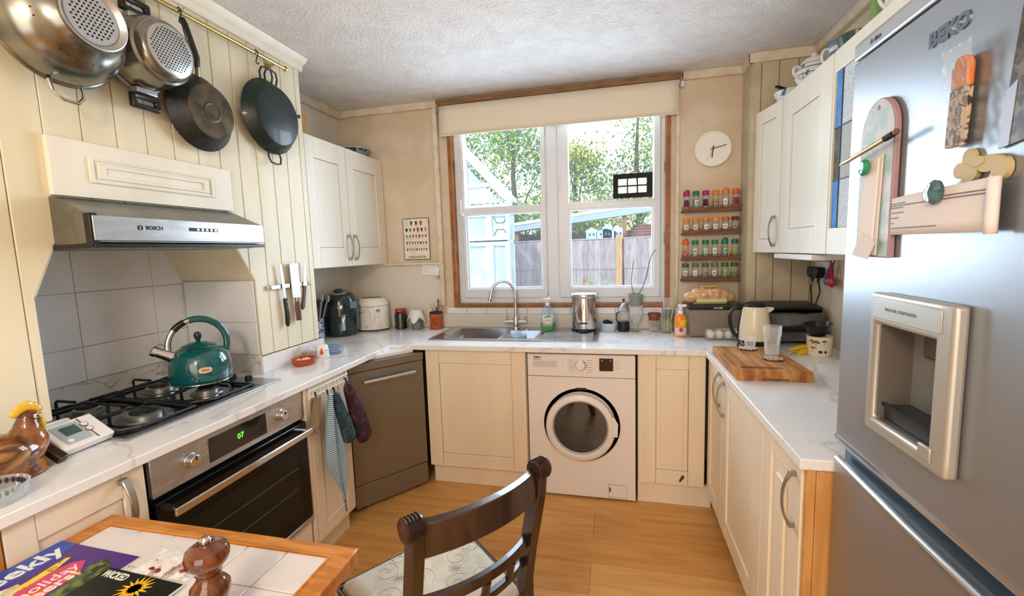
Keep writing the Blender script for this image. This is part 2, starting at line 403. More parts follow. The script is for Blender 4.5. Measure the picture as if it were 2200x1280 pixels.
# ================================================================ worktop
SX0, SX1, SY0, SY1 = -.82, -.20, -.455, -.075    # cut-out for the sink bowls
wtp = thing('worktop', 'continuous white marble-effect worktop running round three walls with sink and hob set into it', 'worktop', (0, 0, ZC))
xs = [-1.79, -1.71, -1.382, -1.053, SX0, SX1, .7205, 1.355]
ysw = [-2.60, AY0 + .002, -1.8225, AY1 - .006, -.855, -.628, SY0, SY1, -.026]
def ins(i, j):
    x = (xs[i] + xs[i + 1]) / 2; y = (ysw[j] + ysw[j + 1]) / 2
    if SX0 < x < SX1 and SY0 < y < SY1: return False
    if x < -1.71: return AY0 < y < AY1 - .005
    if x < -1.38: return y > -.857 or (AY0 < y < AY1 - .005)
    if x < -1.053: return True
    if x < .72: return y > -.63
    return y > -1.83
G().cells(xs, ysw, ins, -.03, 0).ob('worktop_slab', M['worktop'], wtp, bev=.003)
# ================================================================ cabinets
HM = {}
def bow_handle(par, x, z, vertical=True, L=.16, m='handle', name='handle', proj=.032, wd=.011):
    """bow handle centred at x, z on the front plane y=0 of par"""
    if 'g' not in HM:
        g = G(); n = 10
        for s in range(n):
            pass
        prof = []
        for i in range(n + 1):
            t = -1 + 2 * i / n; prof.append((t * .08, -(.014 + .020 * (1 - t * t))))
        P = [(0, y, z_) for z_, y in prof]
        P = [(0, 0, -.072), (0, -.012, -.076)] + P + [(0, -.012, .076), (0, 0, .072)]
        vs = []; hw = .0065; th = .005
        out = [(z_, y) for _, y, z_ in P]
        inn = [(z_ * .90, y + th + .001) for z_, y in out[1:-1]]
        g.prism([(y, z_) for z_, y in [(-.082, 0), (-.082, -.014)] + [(a, b) for a, b in prof[1:-1]] + [(.082, -.014), (.082, 0), (.066, 0), (.066, -.011)] + [(a, b + th) for a, b in prof[::-1][2:-2]] + [(-.066, -.011), (-.066, 0)]], -hw, hw, 'x')
        HM['g'] = g.mesh('handle', M['handle'], 50)
    o = bpy.data.objects.new(name, HM['g']); C.objects.link(o); o.parent = par; o.location = (x, 0, z)
    if not vertical: o.rotation_euler = (0, pi / 2, 0)
    md = o.modifiers.new('b', 'BEVEL'); md.width = .0015; md.segments = 1; md.limit_method = 'ANGLE'
    return o
def door_mesh(w, h, m, t=.02, st=.075, rl=None, raised=False, par=None, x=0, z=0, y=0, name='door', gap=.0015, stl=None):
    """frame with stiles and rails proud of an inset panel; front at y"""
    rl = rl or st; a = stl or st
    g = G()
    g.bx(x + gap, x + a - .0010, y, y + t, z + gap, z + h - gap).bx(x + w - st + .0010, x + w - gap, y, y + t, z + gap, z + h - gap)
    g.bx(x + a, x + w - st, y + .0008, y + t, z + gap, z + rl - .0005).bx(x + a, x + w - st, y + .0008, y + t, z + h - rl + .0005, z + h - gap)
    d = g.ob(name, m, par, bev=.0022)
    p = G().bx(x + a + .0012, x + w - st - .0012, y + .0075, y + t - .003, z + rl + .0012, z + h - rl - .0012)
    if raised:
        i = raised; p.bx(x + a + i, x + w - st - i, y + .001, y + .010, z + rl + i * 1.3, z + h - rl - i * 1.3)
    p.ob('panel', m, d, bev=.002)
    return d
def cabinet(name, label, loc, rz, w, d, h, m, plinth=.0, group=None, side=True, **k):
    t = thing(name, label, 'cabinet', loc, rz, group)
    return t
CM = M['cream_base']
RZL, RZR = pi / 2, -pi / 2
# --- sink cabinet (back run); local x right, front y=0, world front at y=-.60
c = cabinet('base_cabinet', 'cream base cabinet with one wide flat-framed door below the sink', (-.854, -.60, 0), 0, .62, .5, .86, CM)
G().bx(0, .016, .022, .56, .127, .86).bx(.604, .62, .022, .56, .127, .86).bx(.016, .604, .022, .56, .127, .143).bx(.016, .604, .545, .56, .143, .86).ob('carcass', M['carcass'], c)
door_mesh(.618, .733, CM, par=c, z=.127, st=.085, rl=.083, raised=.0, name='door')
G().bx(.005, .62, .045, .06, 0, .124).ob('plinth', CM, c, bev=.002)
# --- narrow cabinet right of the washing machine
c = cabinet('base_cabinet', 'narrow cream base cabinet between washing machine and corner, chipped at its foot', (.386, -.60, 0), 0, .35, .5, .86, CM)
G().bx(0, .345, .022, .56, .127, .86).ob('carcass', M['carcass'], c)
door_mesh(.345, .733, CM, par=c, z=.127, st=.085, rl=.083, raised=.025, stl=.095)
G().bx(.0, .385, .03, .05, 0, .124).ob('plinth', CM, c, bev=.002)
g = G().prism([(.215, .155), (.222, .148), (.243, .176), (.240, .190), (.228, .186)], -.0012, .002, 'y'); g.ob('chip_mark', mat('chip', '4c3b30', .8), c)
# --- right run, fronts facing -x at x=.7377
c = cabinet('corner_cabinet', 'cream corner base cabinet, its bow handle the farther of two side by side', (.7377, -.625, 0), RZR, .295, .5, .86, CM)
G().bx(0, .295, .022, .55, .115, .858).ob('carcass', M['carcass'], c)
d = door_mesh(.294, .735, CM, par=c, z=.122, st=.06, rl=.075, raised=.0)
bow_handle(d, .255, .765)
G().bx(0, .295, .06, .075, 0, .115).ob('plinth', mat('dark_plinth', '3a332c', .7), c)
c = cabinet('base_cabinet', 'cream base cabinet with wide raised-panel door under the chopping board', (.7377, -.922, 0), RZR, .56, .5, .86, CM)
G().bx(0, .558, .022, .55, .115, .858).ob('carcass', M['carcass'], c)
d = door_mesh(.557, .735, CM, par=c, z=.122, st=.11, rl=.085, raised=.0, stl=.10)
bow_handle(d, .035, .745)
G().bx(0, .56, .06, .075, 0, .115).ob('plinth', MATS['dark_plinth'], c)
c = cabinet('base_cabinet', 'narrow cream base cabinet at the worktop end beside the fridge', (.7377, -1.484, 0), RZR, .31, .5, .86, CM)
G().bx(0, .308, .022, .55, .115, .858).ob('carcass', M['carcass'], c)
d = door_mesh(.306, .735, CM, par=c, z=.122, st=.08, rl=.07, raised=.035, stl=.08)
bow_handle(d, .266, .742)
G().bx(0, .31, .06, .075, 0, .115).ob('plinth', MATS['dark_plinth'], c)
e = G().bx(.741, .7605, -1.814, -1.797, .0, .857).bx(.7615, 1.30, -1.816, -1.797, .0, .857); tag(e.ob('end_panel', mat('end_panel_wood', 'd09a5c', .5, col2='c08a4c', scale=5, stretch=(6, 6, 1)), bev=.001), 'pale wood-coloured end panel closing the right run of base cabinets beside the fridge', 'panel')
# --- left run, fronts facing +x at x=-1.07 ; local x = world y
c = cabinet('base_cabinet', 'cream base cabinet left of the oven behind the tiled table', (-1.07, -2.385, 0), RZL, .31, .5, .86, CM)
G().bx(0, .308, .022, .30, .115, .858).ob('carcass', M['carcass'], c)
d = door_mesh(.308, .742, CM, par=c, z=.118, st=.06, rl=.075, raised=.0)
d2 = bow_handle(d, .245, .762, L=.2); d2.scale = (1.5, 1.25, 1.0)
G().bx(0, .31, .05, .065, 0, .115).ob('plinth', CM, c)
e = G().bx(-1.30, -1.068, -2.60, -2.388, 0, .857); tag(e.ob('side_panel', M['pine'], bev=.002), 'orange pine panel closing the left run of base cabinets', 'panel')
c = cabinet('base_cabinet', 'narrow cream base cabinet between oven and dishwasher with cloths hanging on its door', (-1.07, -1.375, 0), RZL, .30, .5, .86, CM)
G().bx(0, .298, .022, .30, .115, .858).ob('carcass', M['carcass'], c)
door_mesh(.297, .742, CM, par=c, z=.118, st=.065, rl=.075, raised=.0)
G().bx(0, .30, .05, .065, 0, .115).ob('plinth', CM, c)
G().bx(-.024, -.002, .0, .3, .0, .858).ob('side_panel', CM, c, bev=.002)

# ================================================================ built-in oven
OW = .655
ov = thing('oven', 'built-in steel oven with green clock display and black glass door', 'oven', (-1.07, -2.066, 0), RZL)
G().bx(.005, OW - .005, .02, .30, .25, .868).ob('oven_body', M['dark'], ov)
G().bx(.004, OW - .004, 0, .02, .735, .862).ob('control_panel', M['steel'], ov, bev=.002)
G().bx(.195, .446, -.002, .003, .755, .838).ob('display', mat('display_glass', '1e1a12', .08, spec=.8), ov, bev=.001)
text('07', .028, mat('led_green', '6dff3a', .5, emit='6dff3a', estr=2), ov, (.322, -.0035, .797), name='clock_digits')
for x in (.128, .522):
    k = G().cyl((x, -.026, .797), (x, 0, .797), .019, n=24).cyl((x, -.005, .797), (x, 0, .797), .024, n=24).ob('knob', M['chrome'], ov, bev=.002)
    G().bx(x - .002, x + .002, -.0275, -.020, .80, .815).ob('pointer', M['dark'], k)
    for q in range(5):
        a = pi * (.25 + .5 * q / 4 * 1.0)
        G().bx(x - .033 * cos(a) * 1.1 - .002, x - .033 * cos(a) * 1.1 + .002, -.001, .001, .797 + .038 * sin(a) - .0015, .797 + .038 * sin(a) + .0015).ob('symbol', mat('grey_print', '6a6a6a', .6), ov)
od = G().bx(.004, OW - .004, -.012, .02, .285, .722).ob('oven_door', mat('oven_glass', '0c0d0e', .14, spec=.35), ov, bev=.004)
G().bx(.07, OW - .07, -.013, -.011, .34, .62).ob('window', mat('oven_window', '171a16', .16, spec=.35), od)
for z in (.45, .54): G().bx(.075, OW - .075, -.0138, -.0128, z, z + .002).ob('rack_line', mat('rack_line', '5d615a', .4), od)
G().bx(.02, OW - .02, -.060, -.048, .676, .702).ob('handle', M['chrome'], od, bev=.004)
for x in (.03, OW - .05): G().bx(x, x + .02, -.050, -.010, .682, .697).ob('handle_bracket', M['chrome'], od, bev=.002)
G().bx(.004, OW - .004, -.012, .015, .262, .283).ob('bottom_trim', M['steel'], ov, bev=.002)
G().bx(.004, OW - .004, .002, .02, .115, .258).ob('filler_panel', CM, ov, bev=.002)
G().bx(.0, OW, .05, .06, 0, .11).ob('plinth', CM, ov)

# ================================================================ dishwasher, standing askew in the corner
dw = thing('dishwasher', 'slim grey steel dishwasher standing at an angle in the corner', 'dishwasher', (-1.139, -.974, 0), atan2(.37, .277))
W = .455
G().bx(0, W, .025, .50, .02, .845).ob('body', mat('dishwasher_side', '5c5650', .5), dw, bev=.003)
G().bx(-.002, W - .045, .03, .50, .846, .868).ob('top', M['white'], dw, bev=.002)
G().bx(0, W, -.006, .022, .80, .846).ob('control_panel', M['dsteel'], dw, bev=.003)
d = G().bx(0, W, 0, .024, .155, .797).ob('door', M['dsteel'], dw, bev=.004)
G().cyl((.075, -.03, .742), (W - .07, -.03, .742), .0115, n=14).ob('handle', M['chrome'], d)
for x in (.09, W - .085): G().cyl((x, -.03, .742), (x, 0, .742), .006, n=10).ob('handle_post', M['chrome'], d)
G().bx(0, W, .004, .026, .022, .150).ob('kick_panel', M['dsteel'], dw, bev=.003)
for x in (.06, W - .06): G().cyl((x, .05, 0), (x, .05, .02), .02, n=12).ob('foot', M['mattblack'], dw)

# ================================================================ washing machine
wm = thing('washing_machine', 'white front-loading washing machine with its round door under the draining board', 'washing machine', (-.2248, -.592, 0))
bd = G().bx(0, .598, .02, .555, .012, .848).ob('body', M['wm'], wm, bev=.005)
# front panel with round recess
n = 48; cx, cz, ro = .302, .437, .215
g = G(); ring = [(cx + ro * cos(2 * pi * i / n), cz + ro * sin(2 * pi * i / n)) for i in range(n)]
outer = []
for i in range(n):
    a = 2 * pi * i / n; dx, dz = cos(a), sin(a)
    t = min(((.598 - cx) if dx > 0 else cx) / max(abs(dx), 1e-6), ((.715 - cz) if dz > 0 else (cz - .012)) / max(abs(dz), 1e-6))
    outer.append((cx + t * dx, cz + t * dz))
vs = [(x, 0, z) for x, z in ring] + [(x, 0, z) for x, z in outer] + [(x, .018, z) for x, z in ring] + [(.302 + .19 * cos(2 * pi * i / n), .018, cz + .19 * sin(2 * pi * i / n)) for i in range(n)]
fs = []
for i in range(n):
    j = (i + 1) % n; fs += [(i, j, n + j, n + i), (i, 2 * n + i, 2 * n + j, j), (2 * n + i, 3 * n + i, 3 * n + j, 2 * n + j)]
corn = [(.598, 0, .715), (0, 0, .715), (0, 0, .012), (.598, 0, .012)]
g.add(vs, fs); g.bx(0, .598, .018, .021, .012, .715)
for cxn, czn in ((.598, .715), (0, .715), (0, .012), (.598, .012)):
    a = atan2(czn - cz, cxn - cx) % (2 * pi); i = int(a / (2 * pi) * n); j = (i + 1) % n
    g.add([(outer[i][0], 0, outer[i][1]), (cxn, 0, czn), (outer[j][0], 0, outer[j][1])], [(0, 1, 2)])
g.ob('front_panel', M['wm'], wm)
cp = G().bx(0, .598, -.004, .02, .718, .846).ob('control_panel', M['wm'], wm, bev=.003)
dr = G().bx(.004, .205, -.007, -.002, .722, .842).ob('detergent_drawer', M['wm'], wm, bev=.002)
G().bx(.035, .17, -.0085, -.006, .772, .808).ob('drawer_grip', mat('grip_shade', 'cfc8c4', .4), dr, bev=.002)
text('beko', .021, mat('dark_print', '2a2c34', .5), dr, (.058, -.0075, .829), bold=.0006)
G().bx(.036, .080, -.0078, -.0065, .8135, .8155).ob('underline_print', mat('dark_print', '2a2c34', .5), dr)
kn = G().cyl((cx, -.028, .788), (cx, -.004, .788), .026, n=28).ob('dial', M['wm'], wm, bev=.004)
G().cyl((cx, -.006, .788), (cx, -.003, .788), .031, n=28).ob('dial_ring', M['chrome'], wm)
gp = mat('grey_print', '6a6a6a', .6)
for s_, x in ((-1, .25), (1, .352)):
    for q in range(6): G().bx(x - .018, x + .016, -.0048, -.004, .748 + q * .013, .7495 + q * .013).ob('print_line', gp, wm)
dp = G().bx(.405, .480, -.0065, -.003, .757, .828).ob('display', mat('display_black', '0b0b0d', .1), wm, bev=.001)
for x in (.42, .465): G().bx(x - .004, x + .004, -.0075, -.006, .815, .819).ob('led', mat('led_red', 'ff2020', .5, emit='ff2020', estr=3), dp)
for q in range(4): G().bx(.49, .515, -.0048, -.004, .776 + q * .012, .7775 + q * .012).ob('print_line', gp, wm)
G().bx(.02, .20, -.0005, .002, .7155, .7172).bx(.21, .59, -.0005, .002, .7155, .7172).ob('seam', mat('seam', '8d8783', .7), wm)
DX, DZ = cx - .006, cz - .009
wd = G().lathe([(.192, .012), (.196, -.010), (.191, -.026), (.178, -.034), (.162, -.034), (.150, -.022), (.146, -.006), (.143, .010)], 56, (DX, 0, DZ), 'y', caps=False)
wdo = wd.ob('door', M['wm'], wm)
G().lathe([(.148, -.016), (.144, -.012), (.13, .012), (.11, .03), (.07, .046), (.01, .05)], 48, (DX, 0, DZ), 'y').ob('door_glass', mat('bowl_glass', '0d1114', .05, spec=.9, coat=1), wdo)
G().lathe([(.150, -.026), (.153, -.026), (.153, -.014), (.150, -.014)], 56, (DX, 0, DZ), 'y', caps=False).ob('inner_ring', mat('ring_grey', '5b6068', .3), wdo)
G().prism([(cx + .172, cz - .045), (cx + .200, cz - .045), (cx + .203, cz + .03), (cx + .18, cz + .07), (cx + .165, cz + .065)], -.038, -.03, 'y').ob('door_grip', M['wm'], wdo, bev=.003)
G().bx(cx - .03, cx + .03, -.001, .012, cz + .205, cz + .218).ob('warning_label', M['dark'], wm)
G().cells([.448, .450, .550, .552], [.02, .022, .095, .097], lambda i, j: i != 1 or j != 1, -.001, .001, 'y').ob('filter_flap', mat('seam', '8d8783', .7), wm)
G().bx(.454, .462, -.002, .0, .052, .078).ob('chip_mark', mat('chip', '4c3b30', .8), wm)
for x in (.05, .55):
    for y in (.06, .5): G().cyl((x, y, 0), (x, y, .014), .022, n=12).ob('foot', M['mattblack'], wm)

# ================================================================ wall cabinets
# left: x=-1.39 fronts facing +x, y -.84..0
uc = thing('wall_cabinet', 'cream double-door wall cabinet on the left beside the window wall', 'cabinet', (-1.39, -.845, 1.3665), RZL)
CW = M['cream']
G().bx(.0, .84, .02, .318, 0, .748).ob('carcass', M['cream'], uc, bev=.001)
d1 = door_mesh(.382, .748, CW, par=uc, st=.075, rl=.12, raised=.0); bow_handle(d1, .355, .12)
d2 = door_mesh(.455, .748, CW, par=uc, x=.384, st=.10, rl=.12, raised=.0, stl=.085); bow_handle(d2, .425, .12)
# right: three fronts facing -x
rc0 = thing('wall_cabinet', 'pale cream narrow wall cabinet next to the boarded corner, door with bow handle', 'cabinet', (1.052, -.182, 1.379), atan2(-.258, .0526) )
L0 = sqrt(.258 ** 2 + .0526 ** 2)
d = door_mesh(L0 - .004, .781, CW, par=rc0, st=.06, rl=.075, raised=.0); bow_handle(d, L0 - .045, .115)
G().prism([(.012, .021), (L0 - .004, .021), (L0 - .004, .24), (.06, .30)], 0, .781, 'z').ob('carcass', M['cream'], rc0)
rc1 = thing('wall_cabinet', 'tall pale wall cabinet with one large panelled door, between narrow cabinet and glazed one', 'cabinet', (1.1026, -.443, 1.379), RZR)
d = door_mesh(.533, .783, CW, par=rc1, st=.12, rl=.12, raised=.0, stl=.12)
G().bx(0, .535, .021, .255, 0, .783).ob('carcass', M['cream'], rc1)
rc2 = thing('wall_cabinet', 'glazed wall cabinet with blue leaded glass door, half hidden by the fridge', 'cabinet', (1.1026, -.980, 1.379), RZR)
G().cells([0, .02, .53, .55], [0, .02, .76, .783], lambda i, j: i in (0, 2) or j in (0, 2), .021, .255, 'y').bx(.02, .53, .245, .255, .02, .76).ob('carcass', M['cream'], rc2)
dd = G().cells([.001, .012, .40, .549], [.002, .105, .70, .782], lambda i, j: i in (0, 2) or j in (0, 2), 0, .02, 'y').ob('door', CW, rc2, bev=.002)
rip = mat('rippled_glass', 'c3cfd6', .22, col2='e4ebee', scale=120, bump=.6, bscale=160)
blu = mat('blue_glass', '2f86dd', .15, col2='4a9cea', scale=14)
clr = mat('dark_clear_glass', '6d7678', .05, col2='3d4548', scale=6)
zs = [.105, .29, .49, .70]; xs_ = [.012, .062, .40]
for j in range(3):
    for i in range(2):
        m_ = (blu if i == 0 else rip) if j != 1 else (mat('pale_bevel_glass', 'b9c2c4', .1) if i == 1 else clr)
        G().bx(xs_[i] + .002, xs_[i + 1] - .002, .008, .013, zs[j] + .002, zs[j + 1] - .002).ob('pane', m_, dd)
lead = mat('lead_came', '33383c', .45, .5)
g = G(); g.bx(.060, .064, .005, .015, .105, .70)
for z in (.29, .49): g.bx(.012, .40, .005, .015, z - .002, z + .002)
g.ob('lead_came', lead, dd)
rc3 = thing('wall_cabinet', 'cream wall cabinet front above the fridge, only its top corner showing', 'cabinet', (1.1026, -1.532, 1.90), RZR)
G().bx(0, .5, .021, .255, 0, .262).ob('carcass', M['cream'], rc3); door_mesh(.5, .262, CW, par=rc3, st=.06, rl=.06, raised=.0)
tag(G().bx(1.09, 1.34, -.88, -.42, 1.352, 1.376).ob('cabinet_light', M['white'], bev=.003), 'flat white light unit fixed beneath the right wall cabinets', 'light fitting')

# ================================================================ cooker hood and its flap
fp = thing('flap_panel', 'cream raised-panel flap above the cooker hood', 'panel', (-1.362, -2.022, 1.645), RZL)
fw, fh = .644, .176
G().bx(0, fw, 0, .018, 0, fh).ob('flap', M['cream'], fp, bev=.003)
G().cells([.10, .115, fw - .105, fw - .09], [.048, .056, fh - .056, fh - .048], lambda i, j: i in (0, 2) or j in (0, 2), -.006, .001, 'y').ob('moulding', M['cream'], fp, bev=.003)
G().cells([.125, .15, fw - .14, fw - .115], [.063, .076, fh - .076, fh - .063], lambda i, j: i in (0, 2) or j in (0, 2), -.006, .001, 'y').ob('moulding', M['cream'], fp, bev=.003)
hd = thing('cooker_hood', 'slim steel cooker hood with slanted top and slide switches', 'cooker hood', (-1.22, -2.025, 1.50), RZL)
hw = .635
hg = G()
hg.prism([(.0, .078), (.0, .0), (.02, -.002), (.36, -.012), (.36, .140), (.145, .140)], .0, hw, 'x')
hg.ob('hood_body', mat('hood_steel', '8f9088', .35, .85, col2='7e7f76', scale=10), hd)
G().bx(-.004, hw + .004, -.008, .0, .004, .078).ob('front_strip', M['steel'], hd, bev=.002)
G().bx(-.010, .012, -.004, .02, -.012, .085).ob('end_cap', M['dark'], hd, bev=.002)
G().bx(-.006, hw + .004, -.008, .30, -.016, -.004).ob('visor_edge', M['dark'], hd, bev=.002)
G().bx(.03, hw - .03, .02, .28, -.019, -.015).ob('filter', mat('hood_filter', '8f958f', .5, .7, col2='6e746e', scale=200, kind='vor'), hd)
text('BOSCH', .017, mat('dark_print', '2a2c34', .5), hd, (.172, -.0085, .046), bold=.0006)
g = G().lathe([(.008, -.0092), (.008, -.008), (.0062, -.008), (.0062, -.0092)], 20, (.127, 0, .046), 'y', caps=False).bx(.1225, .1235, -.0092, -.008, .040, .052).bx(.1305, .1315, -.0092, -.008, .040, .052).bx(.1235, .1305, -.0092, -.008, .0455, .0465)
g.ob('emblem', mat('dark_print', '2a2c34', .5), hd)
G().bx(.295, .410, -.0095, -.007, .041, .053).ob('switch_slot', M['dark'], hd)
for q in range(5): G().bx(.322 + q * .018, .332 + q * .018, -.0115, -.009, .043, .051).ob('switch', M['steel'], hd)

# ================================================================ gas hob
hb = thing('gas_hob', 'black and steel four-burner gas hob set in the worktop', 'hob', (-1.46, -1.70, ZC))
G().bx(-.30, .262, -.325, .325, 0, .006).ob('hob_plate', mat('hob_steel', 'a9adb2', .3, .8), hb, bev=.002)
G().bx(-.285, .235, -.315, .23, .0055, .009).ob('hob_glass', mat('hob_glass', '0d1516', .08, coat=.6), hb, bev=.003)
for (bx_, by_, r) in ((.12, -.16, .055), (.10, .10, .040), (-.15, -.16, .040), (-.14, .10, .050)):
    bo = G().lathe([(r * 1.5, .009), (r * 1.45, .013), (r * 1.1, .014)], 32, (bx_, by_, 0)).ob('burner', mat('burner_steel', '6f7672', .3, .8), hb)
    G().lathe([(r * 1.02, .014), (r * 1.02, .024), (r * .9, .027)], 28, (bx_, by_, 0)).ob('burner_ring', mat('burner_alu', 'b9beb9', .35, .9), bo)
    G().lathe([(r * .80, .027), (r * .80, .033), (r * .7, .036), (r * .05, .037)], 28, (bx_, by_, 0)).ob('burner_cap', M['iron'], bo)
for (x0, x1, y0, y1) in ((-.27, .225, -.305, -.045), (-.27, .225, -.035, .222)):
    gr = G(); q = .007; zt = .050
    P = [(x0 + .03, y0, zt - .012), (x1 - .05, y0, zt - .012), (x1, y0 + .05, zt - .012), (x1, y1 - .02, zt - .012), (x0, y1, zt - .012), (x0, y0 + .03, zt - .012)]
    gr.tube([(x, y, .016) for x, y, z in P], .006, 6, closed=True)
    for cx_, cy_ in (((x0 + x1) / 2 + .12, (y0 + y1) / 2), ((x0 + x1) / 2 - .13, (y0 + y1) / 2)):
        for dx, dy in ((1, 0), (-1, 0), (0, 1), (0, -1)):
            ex = cx_ + dx * ((x1 - x0) / 4 if dx else 0); ey = cy_ + dy * ((y1 - y0) / 2 if dy else 0)
            gr.tube([(ex, ey, .016), (ex, ey, zt - .008), (ex - dx * .008, ey - dy * .008, zt), (cx_ + dx * .028, cy_ + dy * .028, zt)], .0052, 6)
    gr.ob('pan_support', M['iron'], hb)
for (x, y) in ((.04, .285), (.135, .275), (-.05, .285), (-.14, .285)):
    G().cyl((x, y, .005), (x, y, .030), .017, r1=.014, n=18).ob('hob_knob', M['dark'], hb, bev=.002)

# ================================================================ fridge freezer
FX, FY = .79, -1.832
fr = thing('fridge_freezer', 'tall silver fridge freezer with water dispenser in its upper door', 'fridge', (FX, FY, 0), RZR)
FW = .60; FM = M['fridge']
G().bx(.0, FW, .045, .56, .03, 1.84).ob('cabinet_body', mat('fridge_side', '9a9ea2', .45, .4), fr, bev=.006)
dxs = [0, .178, .352, FW]; dzs = [.962, 1.065, 1.285, 1.826]
ud = G().cells([0, .012, .186, .358, FW], [.962, 1.075, 1.275, 1.826], lambda i, j: not (i == 2 and j == 1), 0, .04, 'y').ob('upper_door', FM, fr, bev=.007, seg=3)
G().prism([(0, 1.830), (0, 1.862), (.014, 1.876), (.50, 1.880), (.50, 1.830)], 0, FW, 'x').ob('top_cap', mat('fridge_cap', 'b4b9bd', .35, .6), fr, bev=.004)
text('BEKO', .034, mat('silver_print', '7f8d9b', .25, .9), ud, (.298, -.0008, 1.765), bold=.0016, ext=.0012, sx=1.05)
text('A class', .014, mat('dark_print', '2a2c34', .5), fr, (.085, -.0006, 1.846))
ld = G().bx(0, FW, 0, .04, .04, .905).ob('lower_door', FM, fr, bev=.009, seg=3)
G().bx(.004, FW, .022, .05, .905, .962).ob('grip_recess', mat('grip_dark', '3d4a54', .35, .3), fr)
hg_ = G().tube([(.012, .004, .908), (.30, -.004, .910), (FW, -.002, .908)], .010, 12, flat=.8).ob('door_grip', mat('bright_grip', 'cdd5dc', .16, .9), ld)
G().tube([(.0, .01, .947), (FW, .01, .947)], .0035, 8).ob('door_edge', mat('bright_grip', 'cdd5dc', .2, .9), ud)
G().bx(0, FW, -.001, .004, .957, .966).ob('door_lip', mat('bright_grip', 'cdd5dc', .2, .9), ud)
for x in (.05, FW - .05): G().cyl((x, .08, 0), (x, .08, .03), .02, n=12).ob('foot', M['mattblack'], fr)
# water dispenser
ws = thing('x', None, None); bpy.data.objects.remove(ws)
FT = M['fridge_trim']
def dz(x): return 1.052 + .012 * (1 - (x - .16) / .24)
wd_ = G().cells([.163, .186, .352, .392], [1.052, 1.078, 1.272, 1.332], lambda i, j: not (i == 1 and j == 1), -.022, .0, 'y').ob('dispenser_frame', FT, fr, bev=.007, seg=3)
G().bx(.178, .366, -.0235, -.02, 1.283, 1.322).ob('label_plate', mat('plate_grey', 'b3b3ae', .4, .5), wd_, bev=.001)
text('WATER DISPENSER', .0085, mat('plate_print', '707478', .5), wd_, (.262, -.0238, 1.303), sx=1.25)
G().cells([.184, .187, .351, .354], [1.076, 1.079, 1.270, 1.273], lambda i, j: i != 1 or j != 1, -.012, .10, 'y').bx(.184, .354, .09, .10, 1.076, 1.273).ob('dispenser_cavity', mat('cavity_grey', '77706a', .4, .3, col2='6d655e', scale=3), wd_)
G().bx(.187, .351, .0, .08, 1.079, 1.108).ob('drip_tray', mat('tray_dark', '24303a', .3), wd_, bev=.003)
G().bx(.187, .351, -.004, .0, 1.106, 1.112).ob('tray_edge', M['dark'], wd_)
G().bx(.235, .30, .03, .07, 1.215, 1.272).ob('spout', mat('spout_grey', '56534e', .4), wd_, bev=.006)
G().bx(.332, .362, -.0245, -.018, 1.066, 1.092).ob('latch', FT, wd_, bev=.002)
# ================================================================ hanging rail and pans
rail = thing('hanging_rail', 'long brass hanging rail on the boarded chimney breast below the ceiling', 'rail', (-1.33, -1.02, 2.372))
G().cyl((0, 0, 0), (0, -1.30, 0), .0085, n=14).cyl((0, .004, 0), (0, -.004, 0), .012, n=14).ob('rod', M['brass'], rail)
for y in (-.06, -.66, -1.25): G().cyl((0, y, 0), (-.05, y, -.004), .006, n=8).cyl((-.05, y, -.004), (-.044, y, -.004), .018, n=14).ob('rail_bracket', M['brass'], rail)
def s_hook(y, drop=.05): G().tube([(-.010, y, -.002), (-.006, y, .012), (.004, y, .013), (.012, y, .004), (.012, y, -.012), (.004, y, -.024), (0, y - .001, -.024 - drop * .5), (.003, y, -drop - .012), (.010, y, -drop - .016), (.016, y, -drop - .008)], .0026, 8).ob('hook', M['iron'], rail)
s_hook(-.555, .03); s_hook(-.187, .035); s_hook(-.76, .03); s_hook(-.97, .03)
# a pan seen from below: axis x, base towards the room
def pan_profile(rb, rr, depth, lip=.004): return [(rr, -depth), (rr - .003, -depth + .002), (rb + .012, -.012), (rb + .003, -.002), (rb, 0)]
fp_ = thing('frying_pan', 'black frying pan with worn brown base hung by its long handle', 'frying pan', (-1.293, -1.507, 2.022))
G().lathe([(.147, -.055), (.1455, -.055), (.112, -.014), (.106, -.003), (.104, 0), (.02, .0)], 40, (0, 0, 0), 'x').ob('pan_body', M['iron'], fp_)
G().lathe([(.103, .0), (.101, .002), (.02, .0025)], 40, (0, 0, 0), 'x').ob('worn_base', mat('burnt_base', '5f4d2d', .5, .4, col2='2c2418', scale=14, detail=6, ramp=(.35, .65)), fp_)
G().lathe([(.040, .0025), (.036, .004), (.030, .004), (.027, .0022)], 32, (0, 0, 0), 'x', caps=False).ob('base_ring', mat('ring_brown', '4a3d28', .4, .6), fp_)
G().tube([(-.046, -.004, .140), (-.034, -.012, .170)], .012, 10, flat=.6).ob('handle_ferrule', mat('ferrule', '8c7a5c', .4, .8), fp_)
G().tube([(-.038, -.010, .158), (-.026, -.022, .20), (-.026, -.044, .262), (-.028, -.056, .312), (-.030, -.060, .330)], [.010, .015, .016, .014, .008], 12, flat=.6).ob('handle', M['dark'], fp_)
gp_ = thing('paella_pan', 'dark green enamel two-handled pan hung with its base to the room', 'pan', (-1.300, -1.125, 2.112))
G().lathe([(.172, -.052), (.170, -.052), (.142, -.010), (.134, -.002), (.130, 0), (.02, .0005)], 44, (0, 0, 0), 'x').ob('pan_body', mat('green_enamel', '0b2623', .42, col2='07171a', scale=7, coat=.15), gp_)
